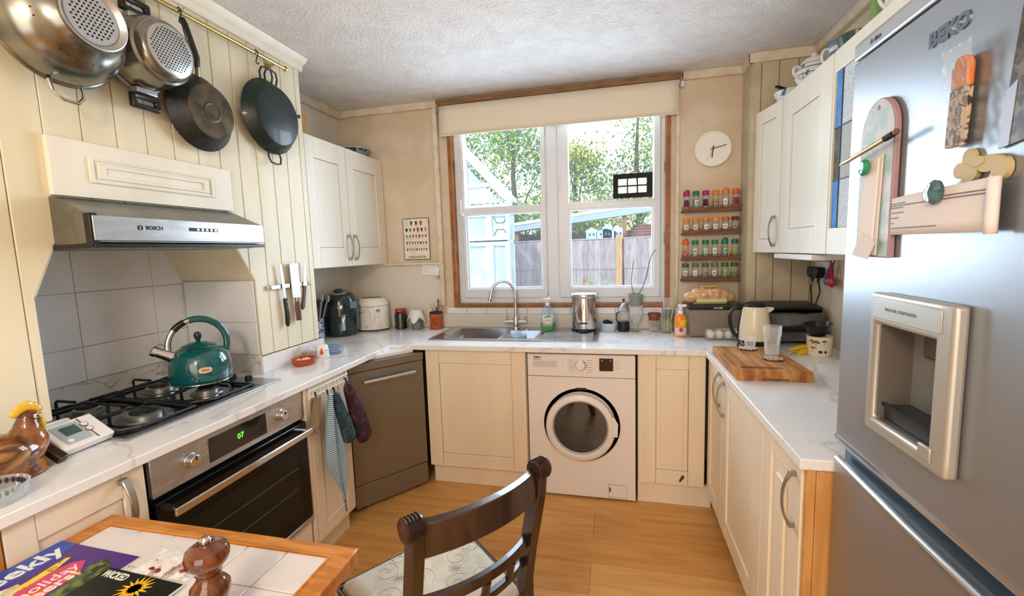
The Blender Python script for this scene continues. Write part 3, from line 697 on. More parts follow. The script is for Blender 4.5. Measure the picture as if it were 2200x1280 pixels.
for s_ in (1, -1):
    for yo in (-.012, .018) if s_ == 1 else (0,):
        z0 = s_ * .162
        G().tube([(-.046, -.034 + yo, z0), (-.044, -.040 + yo, z0 + s_ * .03), (-.040, -.030 + yo, z0 + s_ * .055), (-.038, 0 + yo, z0 + s_ * .060), (-.040, .030 + yo, z0 + s_ * .055), (-.044, .040 + yo, z0 + s_ * .03), (-.046, .034 + yo, z0)], .0042, 8).ob('handle', M['iron'], gp_)
G().cyl((-.045, .168, .05), (-.042, .190, .055), .008, n=12).sph((-.042, .192, .055), .010, 8).ob('knob', M['dark'], gp_)
# stepped steamer insert
st = thing('steamer_insert', 'stepped steel steamer insert with a perforated base and black loop handles', 'steamer', (-1.20, -1.735, 2.150))
ST = mat('old_steel', 'a3a096', .26, 1, col2='84817a', scale=9)
G().lathe([(.120, -.155), (.122, -.155), (.122, -.148), (.114, -.145), (.112, -.062), (.108, -.054), (.106, -.036), (.098, -.030), (.096, -.014), (.088, -.004), (.082, 0), (.02, .0005)], 44, (0, 0, 0), 'x').ob('body', ST, st)
def holes(par, n, r, rad, x=.0008, cx=0, cz=0, m='hole_black'):
    g = G(); p = r / n
    for i in range(-n, n + 1):
        for j in range(-n, n + 1):
            y = i * p + (j % 2) * p / 2; z = j * p * .87
            if y * y + z * z < (r * .96) ** 2: g.lathe([(rad, x - .0015), (rad, x + .0003)], 7, (0, cx + y, cz + z), 'x')
    o = g.ob('perforation', mat(m, '14110d', .8), par, ang=0); o['kind'] = 'stuff'; return o
G().lathe([(.080, .0), (.078, .0012), (.01, .0014)], 36, (0, 0, 0), 'x').ob('base_disc', mat('pale_steel', 'c9cbcb', .35, .8), st)
holes(st, 7, .072, .0028, .0016)
for s_ in (1, -1):
    z0 = s_ * .112
    G().bx(-.150, -.120, -.035, .035, min(z0, z0 + s_ * .02), max(z0, z0 + s_ * .02)).ob('handle_bracket', M['steel'], st, bev=.003)
    G().cells([-.05, -.032, .032, .05], [0, .018, .034, .052], lambda i, j: not (i == 1 and j == 1), -.012, .012, 'x').ob('handle', M['dark'], st, bev=.008, seg=3, loc=(-.136, 0, z0 + s_ * .02 - (0 if s_ > 0 else .052)))
# big colander
co = thing('colander', 'large steel colander with loop handles, copper reflection on its side', 'colander', (-1.165, -1.990, 2.128))
CS = mat('colander_steel', 'a3a29a', .24, 1, col2='7d7d74', scale=5)
prof = [(.166, -.150), (.170, -.148), (.166, -.144), (.162, -.142)] + [(.162 * cos(a) ** .8 if cos(a) > .35 else .0, -.142 + .122 * sin(a)) for a in [i * .13 for i in range(1, 9)]] + [(.080, -.014)]
prof = [p for p in prof if p[0] > .079]
G().lathe(prof + [(.078, -.014), (.02, -.012)], 48, (0, 0, 0), 'x').ob('bowl', CS, co)
G().lathe([(.074, -.016), (.084, .004), (.086, .005), (.083, .006), (.070, -.010), (.068, -.006), (.01, -.006)], 44, (0, 0, 0), 'x').ob('foot_ring', mat('pale_steel', 'c9cbcb', .35, .8), co)
holes(co, 5, .058, .0030, -.0055)
g = G()
for k_ in range(36):
    for (r_, x_) in ((.115, -.052), (.130, -.072), (.142, -.094)):
        if (k_ // 3) % 3 == 2: continue
        a = 2 * pi * k_ / 36 + r_ * 9
        g.sph((x_, r_ * cos(a), r_ * sin(a)), (.0028, .0032, .0032), 4)
o = g.ob('perforation', mat('hole_black', '14110d', .8), co); o['kind'] = 'stuff'
for a0 in (-2.15, -2.15 + pi):
    ca, sa = cos(a0), sin(a0)
    P = [(-.142, .162, -.040), (-.135, .195, -.038), (-.128, .214, -.018), (-.126, .216, .018), (-.135, .195, .038), (-.142, .162, .040)]
    a1 = -pi / 2 if a0 < -1 else pi / 2
    G().tube([(x, r_ * cos(a1) - t_ * sin(a1), r_ * sin(a1) + t_ * cos(a1)) for x, r_, t_ in P], .0055, 10).ob('handle', M['chrome'], co)

# ================================================================ knife rack
kr = thing('knife_rack', 'wall magnetic knife bar screwed to the cream boards', 'knife rack', (-1.380, -1.07, 1.292))
G().bx(0, .014, -.150, .150, -.011, .011).ob('magnet_bar', M['chrome'], kr, bev=.003)
for y in (-.135, .14): G().sph((.016, y, 0), (.006, .009, .009), 8).ob('bar_end', M['steel'], kr)
KH = mat('worn_knife_handle', '6b4a3f', .5, col2='4f352d', scale=30)
BL = mat('blade_steel', 'a9acab', .38, .85)
kn = thing('carving_knife', 'long carving knife with black riveted handle on the magnetic bar', 'knife', (-1.362, -1.128, 1.292))
G().prism([(-.012, .108), (.002, .112), (.012, .02), (.016, -.060), (-.001, -.062)], 0, .0022, 'x').ob('blade', BL, kn)
h_ = G().prism([(-.002, -.060), (.017, -.060), (.018, -.10), (.024, -.150), (.022, -.190), (.010, -.208), (.001, -.195), (.003, -.13)], -.006, .009, 'x').ob('handle', M['dark'], kn, bev=.003)
for z in (-.08, -.11): G().cyl((.0085, .009, z), (.010, .009, z), .003, n=8).ob('rivet', M['brass'], h_)
kn = thing('cleaver', 'broad rectangular cleaver with worn wooden handle and brass collar', 'cleaver', (-1.362, -1.036, 1.292))
G().prism([(-.034, .112), (.028, .112), (.030, -.068), (-.030, -.064)], 0, .0024, 'x').ob('blade', BL, kn)
G().cyl((.002, .0, -.066), (.002, .001, -.088), .011, n=14).ob('collar', M['brass'], kn)
G().tube([(.002, .001, -.086), (.002, .001, -.12), (.002, .003, -.186)], [.0135, .016, .015], 12, flat=.75).ob('handle', KH, kn)
kn = thing('paring_knife', 'small kitchen knife with grey wooden handle, tilted on the magnetic bar', 'knife', (-1.362, -.972, 1.292), rot=(R(-14), 0, 0))
G().prism([(-.012, .115), (-.004, .118), (.012, .01), (.012, -.012), (-.006, -.012)], 0, .002, 'x').ob('blade', BL, kn)
G().prism([(-.008, -.010), (.013, -.010), (.014, -.05), (.016, -.125), (.003, -.140), (-.006, -.12), (-.003, -.05)], -.005, .009, 'x').ob('handle', KH, kn, bev=.003)

# ================================================================ wall things
ck = thing('wall_clock', 'plain round white wall clock with thin grey hands', 'clock', (.86, -.002, 2.018))
G().lathe([(.106, 0), (.107, -.022), (.104, -.027), (.098, -.027), (.096, -.018), (.01, -.018)], 56, (0, 0, 0), 'y').ob('case', mat('clock_white', 'f1eee8', .5), ck)
def hand(a, L, wd, m, nm): G().add([(0, 0, 0)], []).bx(-wd, wd, -.0225, -.021, -.018, L).ob(nm, m, ck, rot=(0, a, 0))
hg2 = mat('hand_grey', '3b434c', .5)
hand(R(76), .078, .0022, hg2, 'minute_hand'); hand(R(186), .055, .0030, hg2, 'hour_hand'); hand(R(207), .085, .0008, mat('hand_light', '8b949c', .5), 'second_hand')
G().cyl((0, -.024, 0), (0, -.02, 0), .006, n=14).ob('hub', hg2, ck)
ps = thing('tin_sign', 'small white tin poster of many chillies with rusty edges', 'sign', (-1.147, -.003, 1.54))
G().bx(-.1025, .1025, -.004, 0, -.150, .150).ob('sheet', mat('tin_white', 'e9e4d8', .35, col2='dfd8c8', scale=12), ps, bev=.001)
G().cells([-.1035, -.099, .099, .1035], [-.151, -.146, .146, .151], lambda i, j: i != 1 or j != 1, -.0052, .001, 'y').ob('rusty_border', mat('rust', '5d4a3a', .8, col2='8d7a66', scale=40), ps)
text('CHILLI POSTER', .021, mat('dark_print', '2a2c34', .5), ps, (0, -.0046, -.132), sx=1.0, bold=.0003)
chc = ['1f2a1e', 'b3261f', '3b2a24', 'c33b22', '5f7a2e', 'a4201c', 'd16b28', '7b1d1a']
rows_ = [(.112, 3, .040), (.064, 6, .034), (.018, 7, .028), (-.030, 8, .024), (-.078, 9, .022)]
for (z, n_, L) in rows_:
    for q in range(n_):
        x = (-.075 if n_ > 3 else -.035) + (.15 if n_ > 3 else .075) * q / (n_ - 1)
        cidx = 0 if (n_ == 3 and q < 2) else rnd.randrange(8) if n_ != 3 else 1
        w_ = L * rnd.uniform(.16, .3); l_ = L * rnd.uniform(.8, 1.1)
        g = G().prism([(x - w_, z + l_ / 2), (x + w_, z + l_ / 2), (x + w_ * .9, z), (x + w_ * .1, z - l_ / 2), (x - w_ * .5, z - l_ / 4)], -.0046, -.0038, 'y')
        g.ob('chilli_print', mat('chilli_%d' % cidx, chc[cidx], .5), ps)
def socket(name, label, loc, rz, w=.146):
    t = thing(name, label, 'socket', loc, rz)
    G().bx(-w / 2, w / 2, -.012, 0, -.043, .043).ob('face_plate', M['white'], t, bev=.003)
    for s_ in (-1, 1):
        G().bx(s_ * .012 - .006, s_ * .012 + .006, -.015, -.011, .012, .030).ob('switch', M['white'], t, bev=.001)
        for dx, dz_ in ((0, .008), (-.011, -.012), (.011, -.012)):
            G().bx(s_ * .042 + dx - .002, s_ * .042 + dx + .002, -.0125, -.0115, -.006 + dz_ - .003, -.006 + dz_ + .003).ob('pin_hole', M['dark'], t)
    return t
s1 = socket('wall_socket', 'white double wall socket beneath the chilli poster beside the window', (-1.035, -.014, 1.317), 0)
pa = thing('plug_adapter', 'white round plug adapter in the socket beside the window', 'plug', (-.985, -.028, 1.312))
G().cyl((0, 0, 0), (0, -.035, 0), .026, n=20).bx(-.02, .02, -.03, 0, -.04, -.01).ob('plug_body', M['white'], pa, bev=.003)
G().bx(-.002, .02, -.032, -.004, -.062, -.046).ob('usb_plug', M['steel'], pa, bev=.002)
s2 = socket('wall_socket', 'white double wall socket with black plugs on the right wall', (1.358, -.345, 1.283), RZR)
for i, (y, nm) in enumerate(((-.300, 'black plug nearer the window, cable to the metal grill'), (-.368, 'black plug on the fridge side, cable looping to the kettle'))):
    pl = thing('plug', nm, 'plug', (1.345, y, 1.272), RZR)
    G().prism([(-.026, .024), (.026, .024), (.030, -.01), (.018, -.034), (-.018, -.034), (-.030, -.01)], -.042, 0, 'y').ob('plug_body', M['dark'], pl, bev=.006, seg=3)
    G().tube([(0, -.02, -.03), (0, -.022, -.055)], .007, 10).ob('strain_relief', M['dark'], pl)
    P = ([(0, -.022, -.05), (.055, -.03, -.10), (.03, -.035, -.15), (.045, -.05, -.19), (.02, -.09, -.20)] if i else
         [(0, -.022, -.05), (-.0, -.03, -.09), (.075, -.05, -.14), (.115, -.07, -.19), (.105, -.10, -.25), (.06, -.15, -.285), (-.02, -.22, -.30), (-.05, -.30, -.375)])
    # smooth the cable
    Q = [Vector(p) for p in P]
    for _ in range(3):
        N = [Q[0]]
        for a_, b_ in zip(Q[:-1], Q[1:]): N += [a_ * .75 + b_ * .25, a_ * .25 + b_ * .75]
        Q = N + [Q[-1]]
    G().tube(Q, .0038, 8).ob('cable', M['dark'], pl)
# measuring spoons
ms = thing('measuring_spoons', 'ring of blue, pink and red measuring spoons hung under the wall cabinet', 'measuring spoons', (1.345, -.50, 1.345), RZR)
G().tube([(.018 * cos(a), -.012, -.01 + .018 * sin(a)) for a in [2 * pi * i / 16 for i in range(16)]], .002, 6, closed=True).ob('ring', M['iron'], ms)
for (dx, cc, s_) in ((-.055, '2b5f9c', .020), (-.028, 'c02a55', .022), (.010, 'a52a34', .028)):
    mm = mat('spoon_' + cc, cc, .35)
    G().tube([(dx * .15, -.014, -.022), (dx * .5, -.016, -.06), (dx, -.016, -.105)], [.004, .009, .007], 8, flat=.5).sph((dx, -.016, -.118), (s_ * .85, s_ * .5, s_), 8).ob('spoon', mm, ms)
G().bx(-.05, .05, -.008, 0, -.002, .008).ob('hook_strip', M['white'], ms)

# ---------------------------------------------------------------- spice shelves and jars
SW = mat('spice_rack_wood', '7c5138', .6, col2='66402b', scale=9, stretch=(1, 6, 6))
words_ = ['top', 'second', 'third', 'bottom']
jar_glass = glass('jar_glass', 'eef2ee', .22)
rowz = [1.648, 1.508, 1.350, 1.217]
lids = [['b0206e', '117a55', 'a41f63', 'ea7a1c', 'f07c1a', 'e2621d'], ['ee8a1e', 'ee8420', 'ee8420', 'f09a2c', 'd8641f', '7a2c22'],
        ['e0601f', '12845a', '128054', '138a5c', '12845a', '1b6a62'], ['4c5a50', '6d756e', '5f665f', '6f766f', '3a7a2a', '3f6a35']]
fill = [['9a5a44', '3f6b4c', '8a6a50', '5b4632', 'a8842a', '7c4434'], ['b9632c', 'b5652e', '8c4a30', '8a4426', '5c3a2c', '5a3228'],
        ['a8401f', 'c9a894', '55624a', '8f8a68', '40563f', '59603d'], ['2f382d', '4a4f45', '4a4238', '23282b', '4d7a35', '43603a']]
labc = [['7a1c58', 'bfe0cf', '5c1a44', 'c9a072', 'f2f0ea', 'a8324a'], ['e8e0d4', 'efe6de', 'f2f2f0', 'e6e0d8', 'f4f2ee', 'c8a8a4'],
        ['e08a70', 'cfe8da', 'bfe0c8', 'f0eeee', '9fd8ae', 'a8c868'], ['d8dcd4', 'eceeea', 'a8a490', 'e8e6ea', '8fd070', '8fa080']]
ltxt = {'7a1c58': 'plum', 'bfe0cf': 'mint green', '5c1a44': 'dark plum'}
lidname = {'b0206e': 'magenta', '117a55': 'green', 'a41f63': 'dark pink', 'ea7a1c': 'orange', 'f07c1a': 'bright orange', 'e2621d': 'red-orange', 'ee8a1e': 'yellow-orange',
           'ee8420': 'orange', 'f09a2c': 'pale orange', 'd8641f': 'rust-orange', '7a2c22': 'dark maroon', 'e0601f': 'orange-red', '12845a': 'green', '128054': 'green', '138a5c': 'green',
           '1b6a62': 'dark teal', '4c5a50': 'dark grey', '6d756e': 'grey', '5f665f': 'grey', '6f766f': 'grey', '3a7a2a': 'grass green', '3f6a35': 'dull green'}
place = ['first from the window', 'second from the window', 'third from the window', 'fourth from the window', 'fifth from the window', 'sixth from the window']
JL = None
for r_ in range(4):
    z0 = rowz[r_]
    sh = thing('spice_shelf', 'brown wooden spice shelf, the %s of four beneath the clock' % words_[r_], 'shelf', (.852, 0, z0), group='wooden spice shelves')
    G().bx(-.172, .172, -.058, -.002, -.012, 0).ob('shelf_board', SW, sh, bev=.002)
    xs2 = [-.172] + [v for k_ in range(6) for v in (-.172 + .014 + k_ * .0575, -.172 + .014 + k_ * .0575 + .041)] + [.172]
    G().bx(-.172, .172, -.061, -.054, -.014, .012).ob('front_rail', SW, sh, bev=.002)
    for k_ in range(7):
        x = -.172 + k_ * .0573 - .002; G().bx(max(x - .006, -.172), min(x + .006, .172), -.060, -.054, .010, .024).ob('divider', SW, sh)
    hgt = [.118, .092, .112, .100][r_]
    for k_ in range(6):
        x = .708 + k_ * .0573 + rnd.uniform(-.002, .002); lc = lids[r_][k_]
        kind = 'tall' if hgt > .1 else 'short'
        j = thing('spice_jar', '%s spice jar with %s lid, %s on the %s spice shelf' % (kind, lidname[lc], place[k_], words_[r_]), 'spice jar', (x, -.028, z0 + .0005), rnd.uniform(-.3, .3), 'spice jars on the wooden shelves')
        rr = .0185 if kind == 'tall' else .0205; bh = hgt * .74
        G().lathe([(rr - .001, 0), (rr, .003), (rr, bh * .86), (rr * .8, bh), (rr * .8, bh + .004)], 20).ob('jar_glass', jar_glass, j)
        G().lathe([(rr - .0018, .002), (rr - .0018, bh * rnd.uniform(.45, .8)), (.002, bh * .6)], 16).ob('spice', mat('spice_' + fill[r_][k_], fill[r_][k_], .9, bump=.3, bscale=300), j)
        lb = G(); a0, a1 = -2.35, -.80; n_ = 8; zb, zt = bh * .28, bh * .74; R2 = rr + .0006
        vs = [(R2 * cos(a0 + (a1 - a0) * i / n_), R2 * sin(a0 + (a1 - a0) * i / n_), zz) for zz in (zb, zt) for i in range(n_ + 1)]
        lb.add(vs, [(i, i + 1, n_ + 2 + i, n_ + 1 + i) for i in range(n_)]).ob('paper_label', mat('label_' + labc[r_][k_], labc[r_][k_], .6), j, solid=.0006)
        lb = G(); vs = [((R2 + .0006) * cos(-1.9 + .7 * i / 4), (R2 + .0006) * sin(-1.9 + .7 * i / 4), zz) for zz in (zb + (zt - zb) * .45, zb + (zt - zb) * .62) for i in range(5)]
        lb.add(vs, [(i, i + 1, 6 + i, 5 + i) for i in range(4)]).ob('label_print', mat('print_' + str((r_ + k_) % 3), ['3a3a3e', 'b9602c', '4f3a44'][(r_ + k_) % 3], .6), j, solid=.0004)
        lid = G().lathe([(rr * .98, bh + .002), (rr * 1.02, bh + .004), (rr * 1.02, hgt - .004), (rr * .92, hgt), (.002, hgt)], 20)
        if kind == 'tall' and k_ in (0, 4): lid.sph((.004, 0, hgt), (rr * .8, rr * .6, .012), 7)
        lid.ob('lid', mat('lid_' + lc, lc, .4), j)
# ================================================================ sink and what stands round it
sk = thing('sink', 'inset stainless steel sink with one and a half bowls and ridged drainer', 'sink', (0, 0, ZC))
b1 = (-.795, -.445, -.435, -.085); b2 = (-.425, -.215, -.415, -.155)
sxs = [-.885, b1[0], b1[1], b2[0], b2[1], .17]; sys_ = [-.475, b1[2], b2[2], b2[3], b1[3], -.03]
def sins(i, j):
    x = (sxs[i] + sxs[i + 1]) / 2; y = (sys_[j] + sys_[j + 1]) / 2
    return not (b1[0] < x < b1[1] and b1[2] < y < b1[3]) and not (b2[0] < x < b2[1] and b2[2] < y < b2[3])
SSM = mat('sink_steel', 'c3c5c7', .22, 1, col2='b0b2b4', scale=30, stretch=(.1, 1, 1))
G().cells(sxs, sys_, sins, .0, .005).ob('deck', SSM, sk, bev=.0018)
G().cells([-.885, -.875, .16, .17], [-.475, -.466, -.039, -.03], lambda i, j: i != 1 or j != 1, .004, .0075).ob('rolled_rim', SSM, sk, bev=.002)
for (x0, x1, y0, y1), dp_, nm in ((b1, .15, 'bowl'), (b2, .09, 'half_bowl')):
    g = G(); ins_ = .03
    ring0 = [(x0, y0), (x1, y0), (x1, y1), (x0, y1)]; ring1 = [(x0 + ins_, y0 + ins_), (x1 - ins_, y0 + ins_), (x1 - ins_, y1 - ins_), (x0 + ins_, y1 - ins_)]
    g.add([(x, y, .004) for x, y in ring0] + [(x, y, -dp_) for x, y in ring1], [(0, 1, 5, 4), (1, 2, 6, 5), (2, 3, 7, 6), (3, 0, 4, 7), (4, 5, 6, 7)])
    bo = g.ob(nm, SSM, sk, solid=.001)
    G().cyl(((x0 + x1) / 2, (y0 + y1) / 2, -dp_), ((x0 + x1) / 2, (y0 + y1) / 2, -dp_ + .003), .035, n=20).ob('waste', M['chrome'], bo)
for k_ in range(9): G().tube([(-.18, -.435 + k_ * .030, .0055), (.135, -.435 + k_ * .030, .0055)], .0035, 6, flat=.6).ob('drainer_ridge', SSM, sk)
ov_ = G().cyl((-.32, -.11, .004), (-.32, -.11, .010), .018, n=20).ob('overflow_cap', M['chrome'], sk)
gl = thing('glass_bowl', 'small clear plastic tub standing in the half bowl of the sink', 'bowl', (-.345, -.29, ZC - .088))
G().lathe([(.045, 0), (.047, .002), (.058, .085), (.062, .088), (.060, .090), (.055, .084), (.044, .005), (.01, .004)], 28).ob('tub', glass('plastic_clear', 'cfe4f4', .35), gl)
tp = thing('mixer_tap', 'chrome swan-neck mixer tap with two lever handles at the sink', 'tap', (-.405, -.062, ZC + .004))
G().lathe([(.026, 0), (.026, .008), (.020, .012), (.019, .075), (.016, .085), (.013, .09)], 24).ob('tap_body', M['chrome'], tp)
pts = [(0, 0, .085), (0, 0, .235)] + [(-.082 + .082 * cos(a), -.02 * (1 - cos(a)), .235 + .098 * sin(a)) for a in [pi * i / 14 for i in range(1, 14)]] + [(-.166, -.04, .225), (-.172, -.042, .205)]
G().tube(pts, .0115, 14).ob('spout', M['chrome'], tp)
G().cyl((-.172, -.042, .208), (-.176, -.043, .196), .0135, n=14).ob('aerator', M['steel'], tp)
for s_ in (-1, 1):
    h_ = G().tube([(s_ * .016, 0, .045), (s_ * .07, -.004, .045)], [.012, .010], 12).cyl((s_ * .062, -.004, .045), (s_ * .075, -.004, .045), .013, n=14).ob('lever_hub', M['chrome'], tp)
    G().tube([(s_ * .066, -.004, .05), (s_ * .067, -.004, .095)], .0055, 10).ob('lever', M['chrome'], h_)
# dish soap
ds = thing('dish_soap_bottle', 'clear pump bottle with green apple washing-up liquid on the draining board', 'bottle', (-.166, -.165, ZC + .010), R(8))
G().lathe([(.040, 0), (.045, .004), (.048, .04), (.046, .09), (.042, .125), (.030, .150), (.018, .162), (.016, .168)], 28, sy=.62).ob('bottle', glass('soap_clear', 'd6ecff', .12), ds)
G().lathe([(.038, .002), (.043, .005), (.045, .03), (.0455, .052), (.002, .052)], 24, sy=.60).ob('liquid', mat('green_soap', '1fb024', .2), ds)
G().lathe([(.0465, .03), (.0475, .05), (.0462, .09), (.043, .112)], 28, sy=.63, caps=False)
g = G(); n_ = 8
g.add([((.0482 - .00005 * z) * sin(a), -.0482 * .64 * cos(a), z * .001 + .0) for z in (30, 108) for a in [-.9 + 1.8 * i / n_ for i in range(n_ + 1)]], [(i, i + 1, n_ + 2 + i, n_ + 1 + i) for i in range(n_)])
g.ob('front_label', mat('soap_label', 'dfe9df', .5), ds, solid=.0006)
G().lathe([(.018, -.0335), (.018, -.0325), (.001, -.0325)], 24, (0, 0, .07), 'y').ob('label_disc', mat('soap_disc', 'f4efe6', .5), ds)
text('APPLE', .012, mat('soap_text', 'a0483c', .5), ds, (0, -.0345, .073), bold=.0003)
G().prism([(-.03, .095), (.01, .108), (.028, .098), (-.005, .090)], -.0322, -.0312, 'y').ob('label_leaf', mat('leaf_green', '5fae6a', .5), ds)
g = G().cyl((0, 0, .165), (0, 0, .185), .014, n=16).cyl((0, 0, .185), (0, 0, .205), .007, n=10).bx(-.028, .024, -.010, .010, .203, .216)
g.ob('pump_head', M['white'], ds, bev=.003)
# pedal bin
bn = thing('pedal_bin', 'small polished steel pedal bin standing on the end of the drainer', 'bin', (.070, -.148, ZC + .010))
G().lathe([(.076, .014), (.078, .016), (.078, .215), (.076, .217)], 44, sy=.80).ob('bin_body', mat('polished_steel', 'cfc8c4', .09, 1), bn)
G().lathe([(.0795, 0), (.081, .002), (.081, .016), (.079, .018)], 40, sy=.80).ob('base', M['dark'], bn)
G().lathe([(.080, .217), (.0815, .219), (.0815, .238), (.078, .243), (.03, .246), (.002, .246)], 44, sy=.80).ob('lid', M['steel'], bn)
G().bx(-.028, .026, -.067, -.062, .050, .062).ob('pedal_slot', M['dark'], bn, bev=.003)
G().bx(-.03, .03, -.086, -.055, .004, .012).ob('pedal', M['dark'], bn, bev=.003)
# plastic tub
tb = thing('plastic_tub', 'pale blue-white plastic tub of dark scraps beside the pedal bin', 'tub', (.222, -.105, ZC))
G().lathe([(.046, 0), (.048, .002), (.058, .050), (.061, .052), (.061, .055), (.057, .055), (.046, .006), (.01, .005)], 32, sx=1.0, sy=.8).ob('tub', mat('tub_plastic', 'd3e3f2', .3, trans=.2), tb)
g = G()
for q in range(9): g.sph((rnd.uniform(-.03, .03), rnd.uniform(-.02, .02), .045 + rnd.uniform(0, .012)), rnd.uniform(.010, .017), 5)
o = g.ob('scraps', mat('tea_scraps', '1f1d22', .9, bump=.6, bscale=300), tb); o['kind'] = 'stuff'
# cafetiere
cf = thing('cafetiere', 'little cafetiere with pointed black lid and black base', 'cafetiere', (.322, -.095, ZC))
G().lathe([(.036, 0), (.037, .003), (.037, .062), (.032, .066)], 28).ob('base', M['dark'], cf)
G().lathe([(.031, .06), (.031, .130), (.030, .132)], 28).ob('beaker', M['glass'], cf)
G().lathe([(.035, .130), (.038, .134), (.030, .150), (.012, .178), (.006, .182)], 28).ob('lid', M['steel'], cf)
G().cyl((0, 0, .18), (0, 0, .20), .002, n=6).sph((0, 0, .204), .009, 8).ob('plunger_knob', M['dark'], cf)
G().tube([(-.030, -.012, .125), (-.045, -.018, .12), (-.047, -.018, .08), (-.034, -.014, .05)], .005, 8).ob('handle', M['dark'], cf)
# goblet with a plant pot on it
gb = thing('glass_goblet', 'ribbed clear glass goblet of water carrying the little plant pot', 'glass', (.398, -.095, ZC))
G().lathe([(.034, 0), (.035, .003), (.010, .010), (.007, .022), (.012, .034), (.026, .052), (.040, .085), (.046, .125), (.047, .170), (.0455, .170), (.038, .09), (.01, .045)], 32).ob('goblet', M['glass'], gb)
G().lathe([(.010, .042), (.024, .055), (.037, .085), (.041, .105), (.002, .105)], 24).ob('water', glass('water', 'e4eef0', .15), gb)
pp = thing('plant_pot', 'murky clear plastic pot with two thin avocado stems, on top of the goblet', 'potted plant', (.398, -.095, ZC + .1705))
G().lathe([(.036, 0), (.038, .002), (.048, .070), (.050, .072), (.047, .072), (.036, .004)], 28).ob('pot', mat('murky_plastic', '9aa89e', .3, trans=.15, alpha=.8), pp)
G().lathe([(.036, .003), (.045, .060), (.002, .064)], 24).ob('gravel', mat('murky_gravel', '6f7d72', .8, col2='8e978c', scale=120, bump=.5, bscale=200), pp)
SB = mat('stem_green', '33402c', .6)
def smooth(P, it=3):
    Q = [Vector(p) for p in P]
    for _ in range(it):
        N = [Q[0]]
        for a_, b_ in zip(Q[:-1], Q[1:]): N += [a_ * .75 + b_ * .25, a_ * .25 + b_ * .75]
        Q = N + [Q[-1]]
    return Q
G().tube(smooth([(0, 0, .06), (-.02, 0, .09), (-.028, 0, .16), (-.018, 0, .25), (-.008, 0, .29)]), .0022, 6).ob('stem', SB, pp)
G().tube(smooth([(.004, 0, .06), (.03, 0, .085), (.065, 0, .17), (.085, 0, .29), (.112, 0, .345), (.125, 0, .35)]), .0026, 6).ob('stem', SB, pp)
# brown plastic pot
bp_ = thing('plastic_flower_pot', 'empty brown plastic flower pot in a clear beaker', 'flower pot', (.512, -.10, ZC))
G().lathe([(.026, .03), (.028, .032), (.036, .098), (.040, .100), (.041, .118), (.038, .118), (.036, .10), (.027, .036)], 28).ob('pot', mat('brown_plastic', '7d4030', .45), bp_)
G().lathe([(.028, 0), (.030, .002), (.036, .075), (.034, .075), (.027, .004), (.002, .004)], 28).ob('beaker', M['glass'], bp_)
G().tube([(.0, 0, .09), (.012, 0, .14)], .002, 6).ob('twig', mat('twig', '9c7a5c', .8), bp_)
# jar with leeks/greens
jr = thing('glass_jar', 'small glass jar with long pale green stalks standing in it', 'jar', (.585, -.125, ZC))
G().lathe([(.031, 0), (.034, .004), (.034, .055), (.028, .065), (.029, .078), (.027, .078)], 28).ob('jar', M['glass'], jr)
for a, b, c_ in ((-.016, -.012, .10), (.0, .012, .15), (.008, .066, .285)):
    G().tube([(a, -.008, .006), ((a + b) / 2, -.008, c_ * .5), (b, -.006, c_)], [.008, .007, .0015], 8, flat=.7).ob('stalk', mat('pale_stalk', 'b9c486', .5, col2='8fa45a', scale=20, stretch=(1, 1, .2)), jr)
tg = thing('tall_glass', 'tall clear glass with dark soil at the wall behind the stalks', 'glass', (.605, -.050, ZC))
G().lathe([(.034, 0), (.036, .003), (.038, .215), (.036, .215), (.034, .006), (.002, .006)], 28).ob('tumbler', M['glass'], tg)
G().lathe([(.033, .005), (.034, .13), (.002, .135)], 24).ob('soil', mat('dark_soil', '2d2622', .9, bump=.5, bscale=200), tg)
# hand soap
hs = thing('hand_soap_bottle', 'orange hand soap pump bottle with white pump in front of the dark box', 'bottle', (.648, -.262, ZC), R(10))
G().lathe([(.032, 0), (.035, .004), (.036, .09), (.034, .118), (.024, .134), (.014, .140)], 28, sy=.68).ob('bottle', mat('orange_soap', 'ef8a2e', .2, trans=.15, col2='e9b48c', scale=1, ramp=(.5, .5)) if 0 else mat('orange_soap', 'ee8b34', .2), hs)
g = G(); n_ = 8
g.add([(.0372 * sin(a), -.0372 * .69 * cos(a), z) for z in (.008, .058) for a in [-1.2 + 2.4 * i / n_ for i in range(n_ + 1)]], [(i, i + 1, n_ + 2 + i, n_ + 1 + i) for i in range(n_)]); g.ob('front_label', mat('peach_label', 'ecc9b2', .5), hs, solid=.0006)
g = G(); g.add([(.0375 * sin(a), -.0375 * .69 * cos(a), z) for z in (.060, .105) for a in [-.2 + 1.2 * i / n_ for i in range(n_ + 1)]], [(i, i + 1, n_ + 2 + i, n_ + 1 + i) for i in range(n_)]); g.ob('yellow_label', mat('yellow_label', 'f3c21d', .5), hs, solid=.0006)
G().lathe([(.012, -.0272), (.012, -.0262), (.001, -.0262)], 20, (-.004, 0, .045), 'y').ob('emblem', mat('pink_emblem', 'b03a62', .5), hs)
for z in (.085, .077): G().bx(.004, .026, -.0275, -.0262, z, z + .003).ob('label_print', mat('print_1', 'b9602c', .6), hs, rot=(0, 0, R(18)))
G().cyl((0, 0, .138), (0, 0, .158), .015, n=16).cyl((0, 0, .158), (0, 0, .182), .007, n=10).bx(-.012, .034, -.010, .010, .180, .194).ob('pump_head', M['white'], hs, bev=.003)

